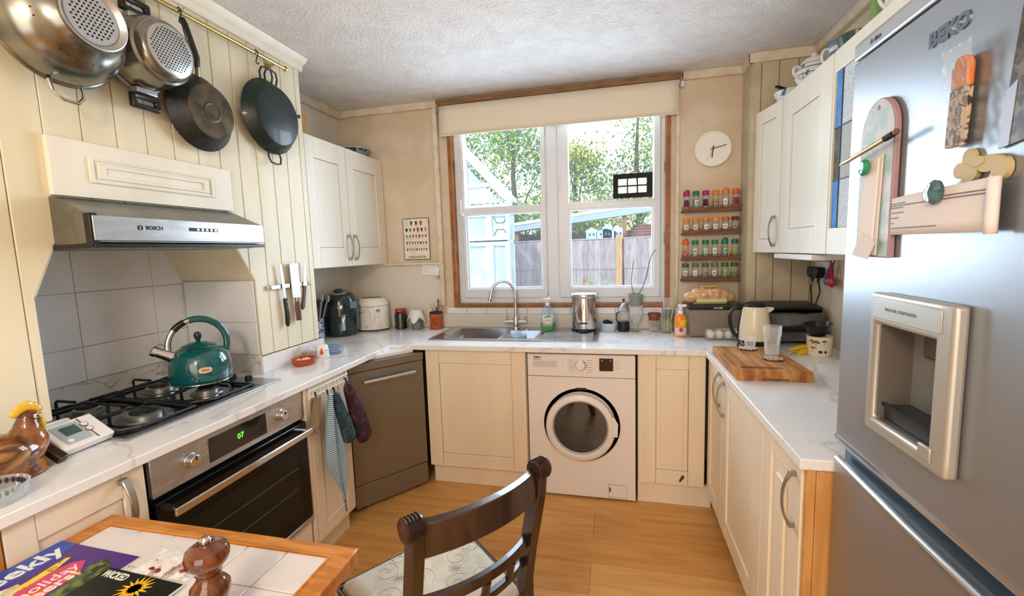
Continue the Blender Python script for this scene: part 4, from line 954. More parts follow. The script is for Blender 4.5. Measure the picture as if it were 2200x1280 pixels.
# ================================================================ right-hand corner
bb = thing('bread_bin', 'low taupe bread bin with a black top under the bagged loaf', 'bread bin', (.695, -.275, ZC))
G().bx(0, .315, 0, .235, .004, .165).ob('bin_body', mat('taupe', '83776c', .5), bb, bev=.006)
G().bx(-.008, .32, -.012, .24, .166, .186).ob('lid', M['dark'], bb, bev=.006)
G().bx(.13, .18, -.014, -.010, .172, .180).ob('latch', M['chrome'], bb)
br_g = G()
for i in range(7):
    x = -.105 + i * .035; s_ = [.75, .95, 1, 1, 1, .9, .7][i]
    br_g.sph((x, 0, .050 * s_ + .004), (.044, .052 * s_, .050 * s_), 10)
bread = thing('bread_loaf', 'bagged brown loaf of bread lying on the bread bin', 'bread', (.825, -.165, ZC + .187), R(4))
br_g.bx(.10, .135, -.02, .02, .02, .06)
br_g.ob('loaf_bag', mat('bread_bag', 'c99a66', .25, col2='ddb583', scale=22, detail=6, bump=.5, bscale=50, coat=.6), bread, remesh=.005)
G().bx(-.085, .085, -.0500, -.044, .014, .034).ob('bag_label', mat('bag_cream', 'e6d3b0', .5), bread)
G().bx(-.10, .085, -.0460, -.038, .003, .013).ob('green_band', mat('bag_green', '7fb04a', .5), bread)
G().prism([(-.05, -.040), (.035, -.040), (.04, .01), (-.045, .015)], .1035, .106, 'z').ob('yellow_label', mat('bag_yellow', 'e3cf6a', .5), bread)
text('SEVEN', .022, mat('bag_print', 'f1e6cc', .5), bread, (.01, -.0405, .083), rot=(R(48), 0, 0), bold=.0006)
# sandwich grill
gr = thing('metal_grill', 'large shiny steel contact grill with domed black-edged lid in the corner', 'grill', (1.045, -.455, ZC), 0)
GS = mat('smoky_steel', '8e9496', .12, 1, col2='5b6062', scale=5, detail=4)
G().bx(.0, .295, .0, .255, .018, .075).ob('lower_shell', GS, gr, bev=.012, seg=3)
G().prism([(.0, .085), (-.006, .10), (.012, .165), (.05, .185), (.25, .200), (.262, .19), (.262, .085)], .0, .295, 'x').ob('lid', GS, gr, bev=.010, seg=3)
G().prism([(.03, .186), (.05, .196), (.25, .208), (.262, .200), (.262, .190), (.05, .183)], .004, .29, 'x').ob('lid_top', M['dark'], gr, bev=.003)
G().bx(.004, .29, .004, .25, .074, .086).ob('gap', M['mattblack'], gr)
G().tube([(.03, -.0, .09), (.03, -.035, .10), (.265, -.035, .10), (.265, 0, .09)], .008, 10).ob('handle', M['dark'], gr)
for x in (.03, .265):
    for y in (.03, .22): G().cyl((x, y, 0), (x, y, .02), .014, n=10).ob('foot', M['dark'], gr)
# eggs
eg = thing('egg_box', 'clear plastic egg box with grey paper label, in front of the bread bin', 'egg box', (.775, -.372, ZC))
pl_c = glass('box_clear', 'f4f6f8', .12)
G().cells([0, .19], [0, .095], lambda i, j: True, .0, .010).ob('tray', pl_c, eg, bev=.002)
G().prism([(.0, .012), (.008, .058), (.087, .058), (.095, .012)], .0, .19, 'x').ob('lid', pl_c, eg, bev=.004)
G().bx(.07, .17, .02, .075, .0585, .0605).ob('paper_label', mat('egg_label', 'c6bda2', .6), eg)
em = None; eggw = mat('egg_white', 'ece4dc', .45)
for q in range(8):
    i, j = q % 4, q // 4
    nm = ['first', 'second', 'third', 'fourth'][i] + ' from the window side'
    e_ = thing('egg', 'white egg in the clear box, %s row, %s' % (('front', 'back')[j], nm), 'egg', (.775 + .026 + i * .046, -.372 + .026 + j * .044, ZC + .0102), group='eggs in the clear box')
    if em is None: em = G().lathe([(.001, 0), (.010, .0015), (.018, .010), (.0205, .020), (.019, .031), (.013, .041), (.006, .0455), (.001, .046)], 18).mesh('egg_shell', eggw)
    o = bpy.data.objects.new('egg_shell', em); C.objects.link(o); o.parent = e_
# kettle
kt = thing('electric_kettle', 'cream electric kettle with black handle and lid on its base', 'kettle', (.975, -.525, ZC), 0)
KC = mat('cream_enamel', 'eadfc2', .3, coat=.3)
G().lathe([(.078, 0), (.080, .004), (.080, .014), (.074, .020)], 36).ob('power_base', M['dark'], kt)
G().lathe([(.074, .020), (.077, .024), (.077, .040), (.074, .044)], 36).ob('bottom_ring', M['dark'], kt)
g = G().lathe([(.076, .044), (.077, .05), (.073, .12), (.062, .200), (.058, .215), (.055, .218)], 40)
g.prism([(.050, .175), (.085, .200), (.088, .212), (.050, .214)], -.016, .016, 'y')
g.ob('kettle_body', KC, kt, bev=.002)
G().lathe([(.055, .216), (.055, .224), (.045, .236), (.020, .243), (.002, .244)], 32).ob('lid', M['dark'], kt)
G().tube(smooth([(-.045, -.0, .222), (-.090, -.0, .218), (-.118, 0, .185), (-.118, 0, .13), (-.10, 0, .075), (-.078, 0, .055)], 2), .0125, 12, flat=.8).ob('handle', M['dark'], kt)
G().tube([(-.054, 0, .21), (-.068, 0, .12), (-.073, 0, .045)], .010, 10).ob('handle_spine', M['dark'], kt)
G().bx(-.05, -.02, -.083, -.078, .006, .012).ob('switch', M['steel'], kt)
# chopping board of glued strips
cbd = thing('chopping_board', 'thick scratched wooden chopping board with hand notch lying on the right worktop', 'chopping board', (.739, -1.148, ZC))
CW_, CD_ = .272, .448
n_ = 9; wss = [.0, .03, .062, .096, .124, .158, .19, .215, .245, CW_]
bms = [mat('board_wood_%d' % i, a, .5, col2=b, scale=7, detail=6, stretch=(5, 1, 2), bump=.06, bscale=60) for i, (a, b) in enumerate((('c08a4a', '9c6234'), ('b67c42', '94592c'), ('c8964f', 'a86c38')))]
for i in range(n_):
    a, b = wss[i], wss[i + 1]; xm = (a + b) / 2
    notch = .085 < xm < .20
    g = G()
    if notch: g.prism([(0, .010), (.012, .010), (.02, 0), (CD_ - .02, 0), (CD_ - .012, .010), (CD_, .010), (CD_, .042), (0, .042)], a, b, 'x')
    else: g.bx(a, b, 0, CD_, 0, .042)
    g.ob('strip', bms[i % 3], cbd, bev=.0012, seg=1)
def coaster(x, y, lab, dark):
    t = thing('coaster', lab, 'coaster', (x, y, ZC + .0425), rnd.random() * 3)
    G().lathe([(.040, 0), (.042, .002), (.041, .005), (.002, .005)], 24).ob('coaster_base', mat('coaster_brown', '5e3a2a', .6), t)
    g = G()
    for q in range(34):
        a = q * 2.4; r_ = .0385 * sqrt((q + .5) / 34)
        g.sph((r_ * cos(a), r_ * sin(a), .006), (.0052, .0036, .0025), 5)
    o = g.ob('pebbles', mat('pebble_' + dark, dark, .5), t); o['kind'] = 'stuff'
coaster(.882, -.760, 'round pebble coaster near the far corner of the chopping board', 'e6dcc8')
coaster(.930, -.955, 'round pebble coaster in front of the glass on the chopping board', 'd3b9a4')
sk_ = thing('wooden_skewer', 'thin wooden skewer lying across the near end of the chopping board', 'skewer', (.765, -1.098, ZC + .045), 0)
G().tube([(0, 0, 0), (.15, -.006, 0)], [.003, .0022], 8).ob('stick', mat('skewer_wood', '8e5c33', .6), sk_)
tu = thing('glass_tumbler', 'tall clear glass tumbler half full of water on the chopping board', 'glass', (.952, -.868, ZC + .0425))
G().lathe([(.026, 0), (.028, .002), (.031, .05), (.033, .085), (.0365, .090), (.0375, .132), (.0355, .132), (.034, .092), (.030, .084), (.026, .008), (.002, .007)], 32).ob('tumbler', M['glass'], tu)
G().lathe([(.0255, .008), (.028, .045), (.002, .045)], 24).ob('water', glass('water', 'e4eef0', .15), tu)
tu2 = thing('glass_tumbler', 'small clear handled glass cup between the cream kettle and the tall tumbler', 'glass', (.955, -.660, ZC + .0001 + .042))
tu2.location = (.905, -.655 - .06, ZC + .0425)
G().lathe([(.020, 0), (.022, .002), (.027, .052), (.0255, .052), (.020, .005), (.002, .004)], 28).ob('cup', M['glass'], tu2)
G().tube([(-.024, 0, .044), (-.040, 0, .040), (-.040, 0, .018), (-.022, 0, .012)], .003, 8).ob('handle', M['glass'], tu2)
# mushroom mug, black bowl, yellow pegs
mu = thing('mushroom_pot', 'white enamel pot printed with brown mushrooms beside the fridge', 'pot', (1.222, -.665, ZC))
G().lathe([(.048, 0), (.051, .003), (.053, .09), (.054, .094), (.051, .094), (.049, .006), (.002, .005)], 36).ob('pot_body', mat('ivory_enamel', 'ece3cd', .35), mu)
mb = mat('mushroom_brown', '9a5a2c', .6); mw = mat('mushroom_stem', 'cdbd98', .6); mdk = mat('mushroom_dark', '35302c', .6)
def decal(par, pts, r_, a0, z0, s_, m, nm):
    """flat print wrapped on a cylinder: pts in units, angle a0"""
    n__ = len(pts)
    vs = [((r_) * cos(a0 + p[0] * s_ / r_), r_ * sin(a0 + p[0] * s_ / r_), z0 + p[1] * s_) for p in pts]
    vs2 = [((r_ + .0008) * cos(a0 + p[0] * s_ / r_), (r_ + .0008) * sin(a0 + p[0] * s_ / r_), z0 + p[1] * s_) for p in pts]
    g = G(); g.add(vs + vs2, [tuple(range(n__)), tuple(range(2 * n__ - 1, n__ - 1, -1))] + [(i, (i + 1) % n__, n__ + (i + 1) % n__, n__ + i) for i in range(n__)])
    g.ob(nm, m, par, ang=0)
cap = [(-1, 0), (-.8, .5), (-.2, .9), (.4, .85), (.9, .4), (1, 0), (.3, .12), (-.3, .12)]
stm = [(-.18, 0), (.18, 0), (.22, -1.6), (-.22, -1.6)]
base_a = atan2(-2.35, -.96)
for da, z0, s_ in ((-.25, .062, .018), (.38, .070, .010), (-.62, .070, .012), (-.48, .038, .011)):
    decal(mu, stm, .0528, base_a + da, z0 + .001, s_, mw, 'mushroom_print'); decal(mu, cap, .0533, base_a + da, z0, s_, mb if s_ > .0105 else mdk, 'mushroom_print')
for da in (.05, .18, .5): decal(mu, [(-.6, 0), (-.4, .9), (.4, .9), (.6, 0), (.2, -.5), (-.2, -.5)], .0530, base_a + da, .022, .009, mdk, 'mushroom_print')
bw = thing('black_bowl', 'black plastic measuring scoop resting tilted on the mushroom pot', 'scoop', (1.212, -.668, ZC + .0955), rot=(R(3), R(-6), 0))
G().lathe([(.030, 0), (.034, .002), (.058, .055), (.062, .058), (.058, .058), (.032, .006), (.002, .005)], 32).ob('bowl', M['dark'], bw)
G().bx(-.105, -.055, -.012, .012, .050, .058).ob('handle', M['dark'], bw, bev=.002)
yb = thing('yellow_peg', 'yellow plastic clip beside the mushroom pot', 'clip', (1.125, -.675, ZC), R(20))
G().prism([(-.045, .028), (.01, .044), (.045, .048), (.046, .036), (.012, .032), (-.01, .026)], -.012, .012, 'y').prism([(.0, .0), (.04, .0), (.044, .034), (.012, .030)], -.012, .012, 'y').ob('clip_body', mat('yellow_plastic', 'e6bd1c', .4), yb, bev=.003)
G().tube([(-.05, 0, .006), (-.02, .0, .02), (.01, 0, .012)], .004, 8).ob('clip_arm', mat('yellow_plastic', 'e6bd1c', .4), yb)
sp = thing('whisk', 'small steel whisk lying between mushroom pot and fridge', 'whisk', (1.30, -.76, ZC + .004), R(100))
for q in range(5):
    a = q * pi / 5
    G().tube([(.0, 0, .016), (.03, .018 * cos(a), .016 + .014 * sin(a)), (.06, .016 * cos(a), .016 + .012 * sin(a)), (.07, 0, .016), (.06, -.016 * cos(a), .016 - .012 * sin(a)), (.03, -.018 * cos(a), .016 - .014 * sin(a)), (0, 0, .016)], .001, 5).ob('wire', M['chrome'], sp)
G().cyl((0, 0, .016), (-.07, 0, .008), .006, n=10).ob('handle', M['chrome'], sp)
# ================================================================ left worktop objects
def at_box(name, label, cat, loc, rz=0, **k): return thing(name, label, cat, loc, rz, **k)
dish = thing('terracotta_dish', 'small shallow terracotta dish of garlic cloves on the left worktop', 'dish', (-1.285, -1.115, ZC))
G().lathe([(.046, 0), (.052, .003), (.057, .030), (.0575, .034), (.053, .034), (.048, .008), (.002, .007)], 36).ob('dish', M['terracotta'], dish)
for q in range(7):
    a = q * 2.4; r_ = .035 * sqrt((q + .5) / 7)
    G().sph((r_ * cos(a), r_ * sin(a), .020), (.013, .008, .009), 7).ob('clove', mat('garlic', 'eadfd0', .6), dish)
j = thing('glass_spice_jar', 'small open glass jar with pinkish salt between terracotta dish and pear pot', 'jar', (-1.322, -1.030, ZC))
G().lathe([(.030, 0), (.032, .003), (.032, .062), (.029, .070), (.030, .080), (.028, .080)], 28).ob('jar', M['glass'], j)
G().lathe([(.0295, .004), (.030, .045), (.002, .047)], 24).ob('salt', mat('pink_salt', 'b99a92', .8, col2='7c6660', scale=90), j)
j = thing('pear_pot', 'small white lidded pot with an orange pear painted on it', 'pot', (-1.300, -.955, ZC))
G().lathe([(.040, 0), (.041, .003), (.034, .060), (.031, .064), (.028, .066), (.012, .074), (.002, .075)], 32).ob('pot', M['white'], j)
G().sph((0, 0, .080), (.008, .008, .008), 8).ob('lid_knob', M['white'], j)
decal(j, [(-.35, 0), (-.5, -.4), (-.35, -.85), (0, -1), (.35, -.85), (.5, -.4), (.35, 0), (.2, .35), (.15, .8), (-.1, .8), (-.18, .35)], .0395, atan2(-2.05, 1.56), .038, .020, mat('pear_orange', 'd2501e', .5), 'pear_print')
decal(j, [(-.5, 0), (0, .2), (.5, 0), (0, -.2)], .0375, atan2(-2.05, 1.56) + .7, .038, .014, mat('dark_print', '2a2c34', .5), 'leaf_print')
j = thing('blue_glass_jar', 'little clear and blue glass jar beside the pear pot', 'jar', (-1.270, -.880, ZC))
G().lathe([(.030, 0), (.034, .006), (.034, .018), (.029, .026), (.033, .034), (.033, .048), (.026, .056), (.028, .064)], 28).ob('jar', glass('blue_tint', 'c4d8ee', .16), j)
for z in (.012, .041): G().lathe([(.0345, z), (.0345, z + .006)], 28, caps=False).ob('blue_band', mat('blue_band', '4f74a8', .3), j, solid=.0006)
ut = thing('utensil_pot', 'blue and white patterned utensil pot beside the air fryer', 'utensil pot', (-1.655, -.515, ZC))
G().lathe([(.044, 0), (.046, .003), (.046, .140), (.043, .140), (.042, .01), (.002, .01)], 32).ob('pot', mat('blue_white_pattern', 'e6e8ee', .35, col2='3a51a0', scale=60, detail=2, ramp=(.48, .55)), ut)
for i, (dx, dy, h_, m_) in enumerate(((.035, .02, .23, M['dark']), (.055, .01, .25, M['steel']), (.048, -.02, .26, M['steel']), (.02, .02, .24, M['dark']), (-.02, -.01, .25, mat('wood_spoon', 'b08a58', .6)), (.03, -.03, .22, M['dark']))):
    G().tube([(dx * .2, dy * .2, .02), (dx, dy, .17), (dx * 1.5, dy * 1.3, h_)], .0045, 8).prism([(-.012, h_ - .01), (.012, h_ - .01), (.014, h_ + .045), (-.014, h_ + .045)], dy * 1.3 - .002, dy * 1.3 + .002, 'y').ob('utensil', m_, ut) if 0 else \
    G().tube([(dx * .2, dy * .2, .02), (dx, dy, .17), (dx * 1.5, dy * 1.3, h_)], .0045, 8).sph((dx * 1.6, dy * 1.4, h_ + .022), (.017, .006, .028), 7).ob('utensil', m_, ut)
af = thing('air_fryer', 'dark green-black egg-shaped air fryer with silver top dial and drawer handle', 'air fryer', (-1.582, -.345, ZC), R(22))
AFM = mat('teal_black', '10282a', .14, coat=.6)
G().lathe([(.098, 0), (.104, .006), (.113, .06), (.115, .12), (.114, .20), (.108, .25), (.092, .283), (.070, .297), (.03, .302), (.002, .302)], 44, sy=1.0).ob('shell', AFM, af)
G().lathe([(.1165, .132), (.1165, .135)], 44, caps=False).ob('drawer_seam', M['mattblack'], af, solid=.0008)
T_ = Matrix.Translation((0, -.034, .2955)) @ Matrix.Rotation(R(12), 4, 'X')
g = G(); g.T = T_; g.lathe([(.058, 0), (.060, .004), (.055, .009), (.002, .010)], 36); o = g.ob('top_plate', M['steel'], af)
g = G(); g.T = T_; g.lathe([(.030, .009), (.030, .016), (.026, .022), (.002, .023)], 28); g.ob('dial', M['dark'], af)
g = G(); g.T = Matrix.Translation((.02, -.112, .205)) @ Matrix.Rotation(R(80), 4, 'X'); g.lathe([(.017, 0), (.018, .004), (.013, .007), (.002, .007)], 24); g.ob('timer_knob', M['chrome'], af)
G().tube(smooth([(.042, -.095, .150), (.046, -.150, .150), (.046, -.165, .125), (.045, -.162, .055)], 2), .0125, 12, flat=.6).ob('handle', mat('pale_silver', 'c5cfd6', .2, .8), af)
G().bx(.045, .085, -.108, -.095, .19, .235).ob('badge', mat('badge_blue', '5f7fa8', .3), af, rot=(0, 0, R(20)))
df = thing('deep_fryer', 'white oval deep fat fryer with oval lid window and pale cable', 'deep fryer', (-1.462, -.140, ZC), R(18))
DF = mat('ivory_plastic', 'e9e4da', .35)
G().lathe([(.116, .0), (.118, .012)], 44, sy=.82).ob('base', mat('base_grey', '4b4a48', .5), df)
G().lathe([(.118, .012), (.120, .03), (.113, .170), (.111, .176)], 44, sy=.82).ob('body', DF, df)
G().lathe([(.113, .178), (.116, .182), (.110, .212), (.090, .232), (.05, .238), (.002, .238)], 44, sy=.82).ob('lid', DF, df)
G().lathe([(.070, .2365), (.066, .2405), (.002, .2405)], 36, (.0, -.006, 0), sy=.55).ob('lid_window', mat('olive_window', '4a5238', .2), df)
G().prism([(-.0, .175), (.030, .175), (.036, .085), (.028, .060), (.016, .060), (.006, .085)], -.112, -.088, 'y').ob('handle', DF, df, bev=.006, seg=3)
G().tube([(.05, -.088, .042), (-.035, -.098, .038)], .0018, 6).ob('slider', M['dark'], df)
for x in (.052, .070): G().cyl((x, -.094, .045), (x, -.082, .045), .0085, n=14).ob('button', M['steel'], df)
G().bx(.045, .07, -.091, -.085, .138, .158).ob('logo_patch', mat('logo_grey', '8c8a90', .5), df); G().bx(-.075, -.035, -.093, -.087, .140, .143).ob('print_line', gp, df)
G().tube(smooth([(-.10, -.03, .205), (-.06, -.10, .195), (.02, -.115, .14), (.10, -.12, .06), (.118, -.10, .022)]), .0032, 8).ob('cable', DF, df)
j = thing('dark_jar', 'tall jar of dark preserve with a red lid beside the fryer', 'jar', (-1.262, -.098, ZC))
G().lathe([(.040, 0), (.044, .004), (.045, .10), (.040, .122), (.034, .130)], 30).ob('jar', mat('dark_preserve', '1c1513', .08, coat=.8), j)
G().lathe([(.038, .128), (.040, .130), (.040, .146), (.038, .149), (.002, .149)], 30).ob('lid', mat('red_lid', 'b02a22', .35), j)
j = thing('cloth_covered_jar', 'glass jar under a white cloth cover tied round its neck', 'jar', (-1.135, -.105, ZC))
G().lathe([(.036, 0), (.040, .004), (.042, .09), (.036, .118), (.034, .132)], 28).ob('jar', M['glass'], j)
G().lathe([(.037, .003), (.039, .06), (.002, .06)], 24).ob('contents', mat('green_pickle', '3c4a34', .5, col2='56643e', scale=60), j)
def clothfn(u, v):
    a = 2 * pi * u; fold = sin(a * 4) * .5 + .5
    r_ = .005 + .037 * min(1, v / .3) if v < .35 else .042 + (v - .35) * (.030 + .018 * sin(a * 4 + 1))
    z = .140 if v < .3 else .140 - (v - .3) * (.075 + .055 * (sin(a * 4 + 1) * .5 + .5))
    return (r_ * cos(a), r_ * sin(a), z)
G().grid(clothfn, 48, 14).ob('cloth_cover', mat('white_cloth', 'e9e2dc', .9, bump=.2, bscale=300), j, solid=.0012)
G().tube([(.041 * cos(a), .041 * sin(a), .122) for a in [2 * pi * i / 24 for i in range(24)]], .0018, 6, closed=True).ob('string', mat('string', 'b9a98c', .9), j)
j = thing('brush_pot', 'round terracotta pot stamped with a circle, holding brushes by the window', 'pot', (-.990, -.085, ZC))
G().lathe([(.042, 0), (.045, .003), (.047, .118), (.044, .118), (.042, .006), (.002, .005)], 32).ob('pot', M['terracotta'], j)
G().lathe([(.0472, .112), (.0480, .118), (.043, .124), (.040, .118)], 32, caps=False).ob('rim', M['mattblack'], j)
g = G(); TCM = mat('stamp_brown', '7d3a1c', .8)
g.T = Matrix.Translation((.012, -.0455, .058)) @ Matrix.Rotation(R(15), 4, 'Z')
g.lathe([(.024, -.001), (.024, .001), (.0215, .001), (.0215, -.001)], 28, (0, 0, 0), 'y', caps=False).bx(-.003, .003, -.001, .001, -.002, .016).bx(-.012, .012, -.001, .001, -.010, -.006); g.ob('stamp', TCM, j)
for q, (dx, dy, h_, mm) in enumerate(((-.028, .0, .17, 'twig'), (.012, .01, .18, 'twig'), (.024, -.005, .215, 'd'), (.0, .01, .155, 'd'), (.032, .005, .175, 'p'))):
    m_ = {'twig': mat('twig', '9c7a5c', .8), 'd': M['dark'], 'p': mat('pink_plastic', 'c6707c', .5)}[mm]
    G().tube([(dx * .4, dy, .02), (dx, dy, h_ - .02)], .003, 6).ob('brush_handle', m_, j)
    if mm == 'twig':
        g = G()
        for k_ in range(26): a = rnd.random() * 6.3; b_ = rnd.uniform(.010, .028); g.tube([(dx, dy, h_ - .025), (dx + b_ * cos(a), dy + b_ * .5 * sin(a), h_ + rnd.uniform(-.01, .025))], .0007, 3)
        g.ob('bristles', mat('pale_bristle', 'd8c9a4', .8), j, ang=0)['kind'] = 'stuff'
    else: G().sph((dx, dy, h_ - .012), (.005, .005, .014), 6).ob('brush_tip', m_, j)
# enamel kettle on the hob
kk = thing('stovetop_kettle', 'teal enamel whistling kettle with arched handle on the gas hob', 'kettle', (-1.390, -1.590, ZC + .0556), R(58))
TE = mat('teal_enamel', '08585a', .12, col2='074c50', scale=4, coat=.8)
G().lathe([(.088, 0), (.104, .003), (.110, .020), (.108, .080), (.098, .112), (.078, .135), (.060, .142)], 48).ob('kettle_body', TE, kk)
G().lathe([(.100, -.0005), (.1065, .003), (.1075, .006)], 48, caps=False).ob('steel_rim', M['chrome'], kk, solid=.001)
G().lathe([(.062, .1405), (.064, .143), (.058, .150), (.030, .160), (.010, .163), (.002, .163)], 40).ob('lid', TE, kk)
G().lathe([(.0635, .1405), (.0655, .1425), (.0635, .1445)], 40, caps=False).ob('lid_rim', M['chrome'], kk, solid=.0008)
G().lathe([(.007, .162), (.008, .170), (.013, .180), (.014, .190), (.010, .200), (.002, .203)], 24).ob('lid_knob', mat('teal_knob', '0c2f30', .3), kk)
g = G().tube([(-.080, 0, .110), (-.112, 0, .130), (-.140, 0, .146)], [.024, .020, .018], 18)
g.ob('spout', M['chrome'], kk); G().tube([(-.137, 0, .144), (-.150, 0, .152)], [.0205, .0195], 18).tube([(-.145, 0, .168), (-.120, 0, .175), (-.098, 0, .155)], .004, 8).ob('whistle', M['chrome'], kk)
ha = [(.100 * cos(a), 0, .150 + .105 * sin(a)) for a in [R(d) for d in range(-22, 203, 9)]]
G().tube(ha[10:], [.0075] * (len(ha) - 10), 12, flat=1.4).ob('handle_arm', M['chrome'], kk)
G().tube(ha[:15], .0105, 14, flat=1.25).ob('handle_grip', TE, kk); G().tube(ha[15:19], .0095, 12, flat=1.3).ob('trigger', M['dark'], kk)
G().tube([ha[0], (.090, 0, .100)], .009, 10).ob('handle_foot', M['chrome'], kk)
g = G(); n_ = 8; a0 = -pi / 2 - R(2)
decal(kk, [(-1, .0), (-.75, .42), (-.4, .42), (0, .5), (.4, .42), (.75, .42), (1, 0), (.75, -.42), (.4, -.42), (0, -.5), (-.4, -.42), (-.75, -.42)], .1094, a0, .062, .024, mat('label_cream', 'd9c4a8', .4), 'oval_label')
decal(kk, [(-1, .18), (0, .3), (1, .18), (1, -.18), (0, -.3), (-1, -.18)], .1102, a0, .062, .013, mat('label_red', 'b0654e', .5), 'label_print')
# heating receiver on the worktop, propped up
th = thing('heating_controller', 'white heating controller with small screen, leaning back between hen and hob', 'controller', (-1.262, -2.085, ZC + .004), rot=(R(0), R(33), R(4)))
G().bx(-.105, .0, -.068, .068, 0, .026).ob('case', M['white'], th, bev=.004)
G().bx(-.092, -.014, -.050, .018, .0255, .0275).ob('grey_panel', mat('panel_grey', 'aab6bd', .4), th, bev=.001)
G().bx(-.080, -.045, -.034, .008, .027, .0285).ob('screen', mat('lcd', '49605c', .15), th)
for y in (-.036,): G().cyl((-.026, y, .027), (-.026, y, .0295), .007, n=16).ob('button', M['white'], th)
G().bx(-.098, -.006, .024, .027, .026, .0275).ob('seam', mat('seam_brown', '6b5548', .6), th)
for x in (-.068, -.046): G().cyl((x, .0255, .026), (x, .0255, .0305), .008, n=18).ob('dial', M['white'], th); G().lathe([(.008, .0300), (.0092, .0305), (.0092, .027)], 18, (x, .0255, 0), caps=False).ob('dial_ring', mat('seam_brown', '6b5548', .6), th)
pr = thing('wooden_prop', 'short dark wooden wedge leaning against the heating controller by the hen', 'wedge', (-1.238, -2.166, ZC), rot=(R(0), R(-28), R(10)))
G().prism([(0, 0), (.022, 0), (.012, .115), (0, .118)], -.012, .012, 'y').ob('wedge', M['darkwood'], pr, bev=.002, rot=(0, R(-25), 0))
# ceramic hen on nest
hn = thing('ceramic_hen', 'glazed brown ceramic hen with yellow comb sitting at the worktop end', 'ornament', (-1.265, -2.262, ZC), 0)
hg3 = G()
hg3.sph((0, -.025, .058), (.068, .105, .056), 14).sph((0, -.03, .080), (.055, .080, .045), 12).sph((0, .045, .080), (.048, .042, .050), 12).sph((0, .050, .110), (.030, .028, .042), 12).sph((0, .055, .142), (.021, .023, .022), 12)
hg3.sph((0, -.115, .105), (.020, .04, .04), 10).lathe([(.06, 0), (.062, .004), (.056, .03)], 28, sy=1.3)
HB = mat('hen_glaze', '5a2c12', .14, col2='a9682a', scale=16, detail=5, ramp=(.42, .66), coat=.7, bump=.2, bscale=40)
hg3.ob('hen_body', HB, hn, remesh=.004)
wf = mat('hen_wing', 'a8783a', .16, col2='5f3416', scale=30, stretch=(1, .4, 1), coat=.6)
G().sph((.054, -.035, .070), (.017, .060, .036), 10).ob('wing', wf, hn); G().sph((-.054, -.035, .070), (.017, .060, .036), 10).ob('wing', wf, hn)
YC = mat('comb_yellow', 'e3b733', .2, coat=.6)
g = G()
for dy, dz2, r_ in ((-.016, .012, .012), (-.004, .022, .014), (.010, .026, .014), (.024, .020, .012), (.034, .010, .009)): g.sph((0, .046 + dy, .150 + dz2), (.007, r_, r_), 8)
g.ob('comb', YC, hn, remesh=.003)
G().sph((.004, .080, .118), (.008, .008, .018), 8).sph((-.008, .076, .118), (.007, .008, .016), 8).ob('wattle', YC, hn)
G().lathe([(.007, 0), (.0005, .016)], 12, (0, .076, .141), 'y').ob('beak', YC, hn)
for s_ in (-1, 1):
    e_ = G().sph((s_ * .0195, .062, .147), (.003, .006, .006), 8).ob('eye', mat('eye_cream', 'e6d6b0', .3), hn); G().sph((s_ * .0220, .063, .147), (.0015, .003, .003), 6).ob('pupil', M['dark'], e_)
gd = thing('cut_glass_dish', 'round cut-glass dish with dark petals at the near end of the left worktop', 'dish', (-1.150, -2.352, ZC))
n_ = 48
g = G(); prof = [(.050, 0), (.056, .004), (.064, .038), (.062, .040), (.054, .010), (.002, .006)]
vs = []; fs = []
for jn, (r_, z) in enumerate(prof):
    for i in range(n_): rr = r_ * (1 + (.02 if i % 2 else -.02) * (1 if jn in (1, 2) else 0)); vs.append((rr * cos(2 * pi * i / n_), rr * sin(2 * pi * i / n_), z))
for jn in range(len(prof) - 1):
    for i in range(n_): i2 = (i + 1) % n_; fs.append((jn * n_ + i, jn * n_ + i2, (jn + 1) * n_ + i2, (jn + 1) * n_ + i))
g.add(vs, fs); g.ob('dish', glass('cut_glass', 'e6eef4', .16), gd, ang=10)
g = G()
for q in range(26):
    a = 2 * pi * q / 26; g.sph((.053 * cos(a), .053 * sin(a), .030), (.004, .004, .007), 5)
g.ob('dark_petals', mat('dark_petal', '3a2226', .6), gd)['kind'] = 'stuff'
# things on the left wall cabinet
bw2 = thing('lidded_dish', 'round blue and white lidded dish on top of the left wall cabinet', 'dish', (-1.53, -.13, 2.1155))
G().lathe([(.075, 0), (.080, .004), (.098, .055), (.100, .060)], 36).ob('dish', mat('navy_glaze', '22304e', .25, col2='8d99ae', scale=18, ramp=(.55, .62)), bw2)
G().lathe([(.102, .060), (.102, .066), (.085, .085), (.03, .096), (.002, .097)], 36).sph((0, 0, .104), (.014, .014, .010), 8).ob('lid', mat('pale_glaze', 'b9b59c', .3), bw2)
wb = thing('wooden_block', 'small upright orange wooden block on the left wall cabinet by the green pan', 'block', (-1.46, -.80, 2.1155))
G().bx(0, .05, -.02, .02, 0, .105).ob('block', mat('honey_wood', 'c28a34', .5, col2='a8742a', scale=10, stretch=(4, 4, 1)), wb, bev=.004)
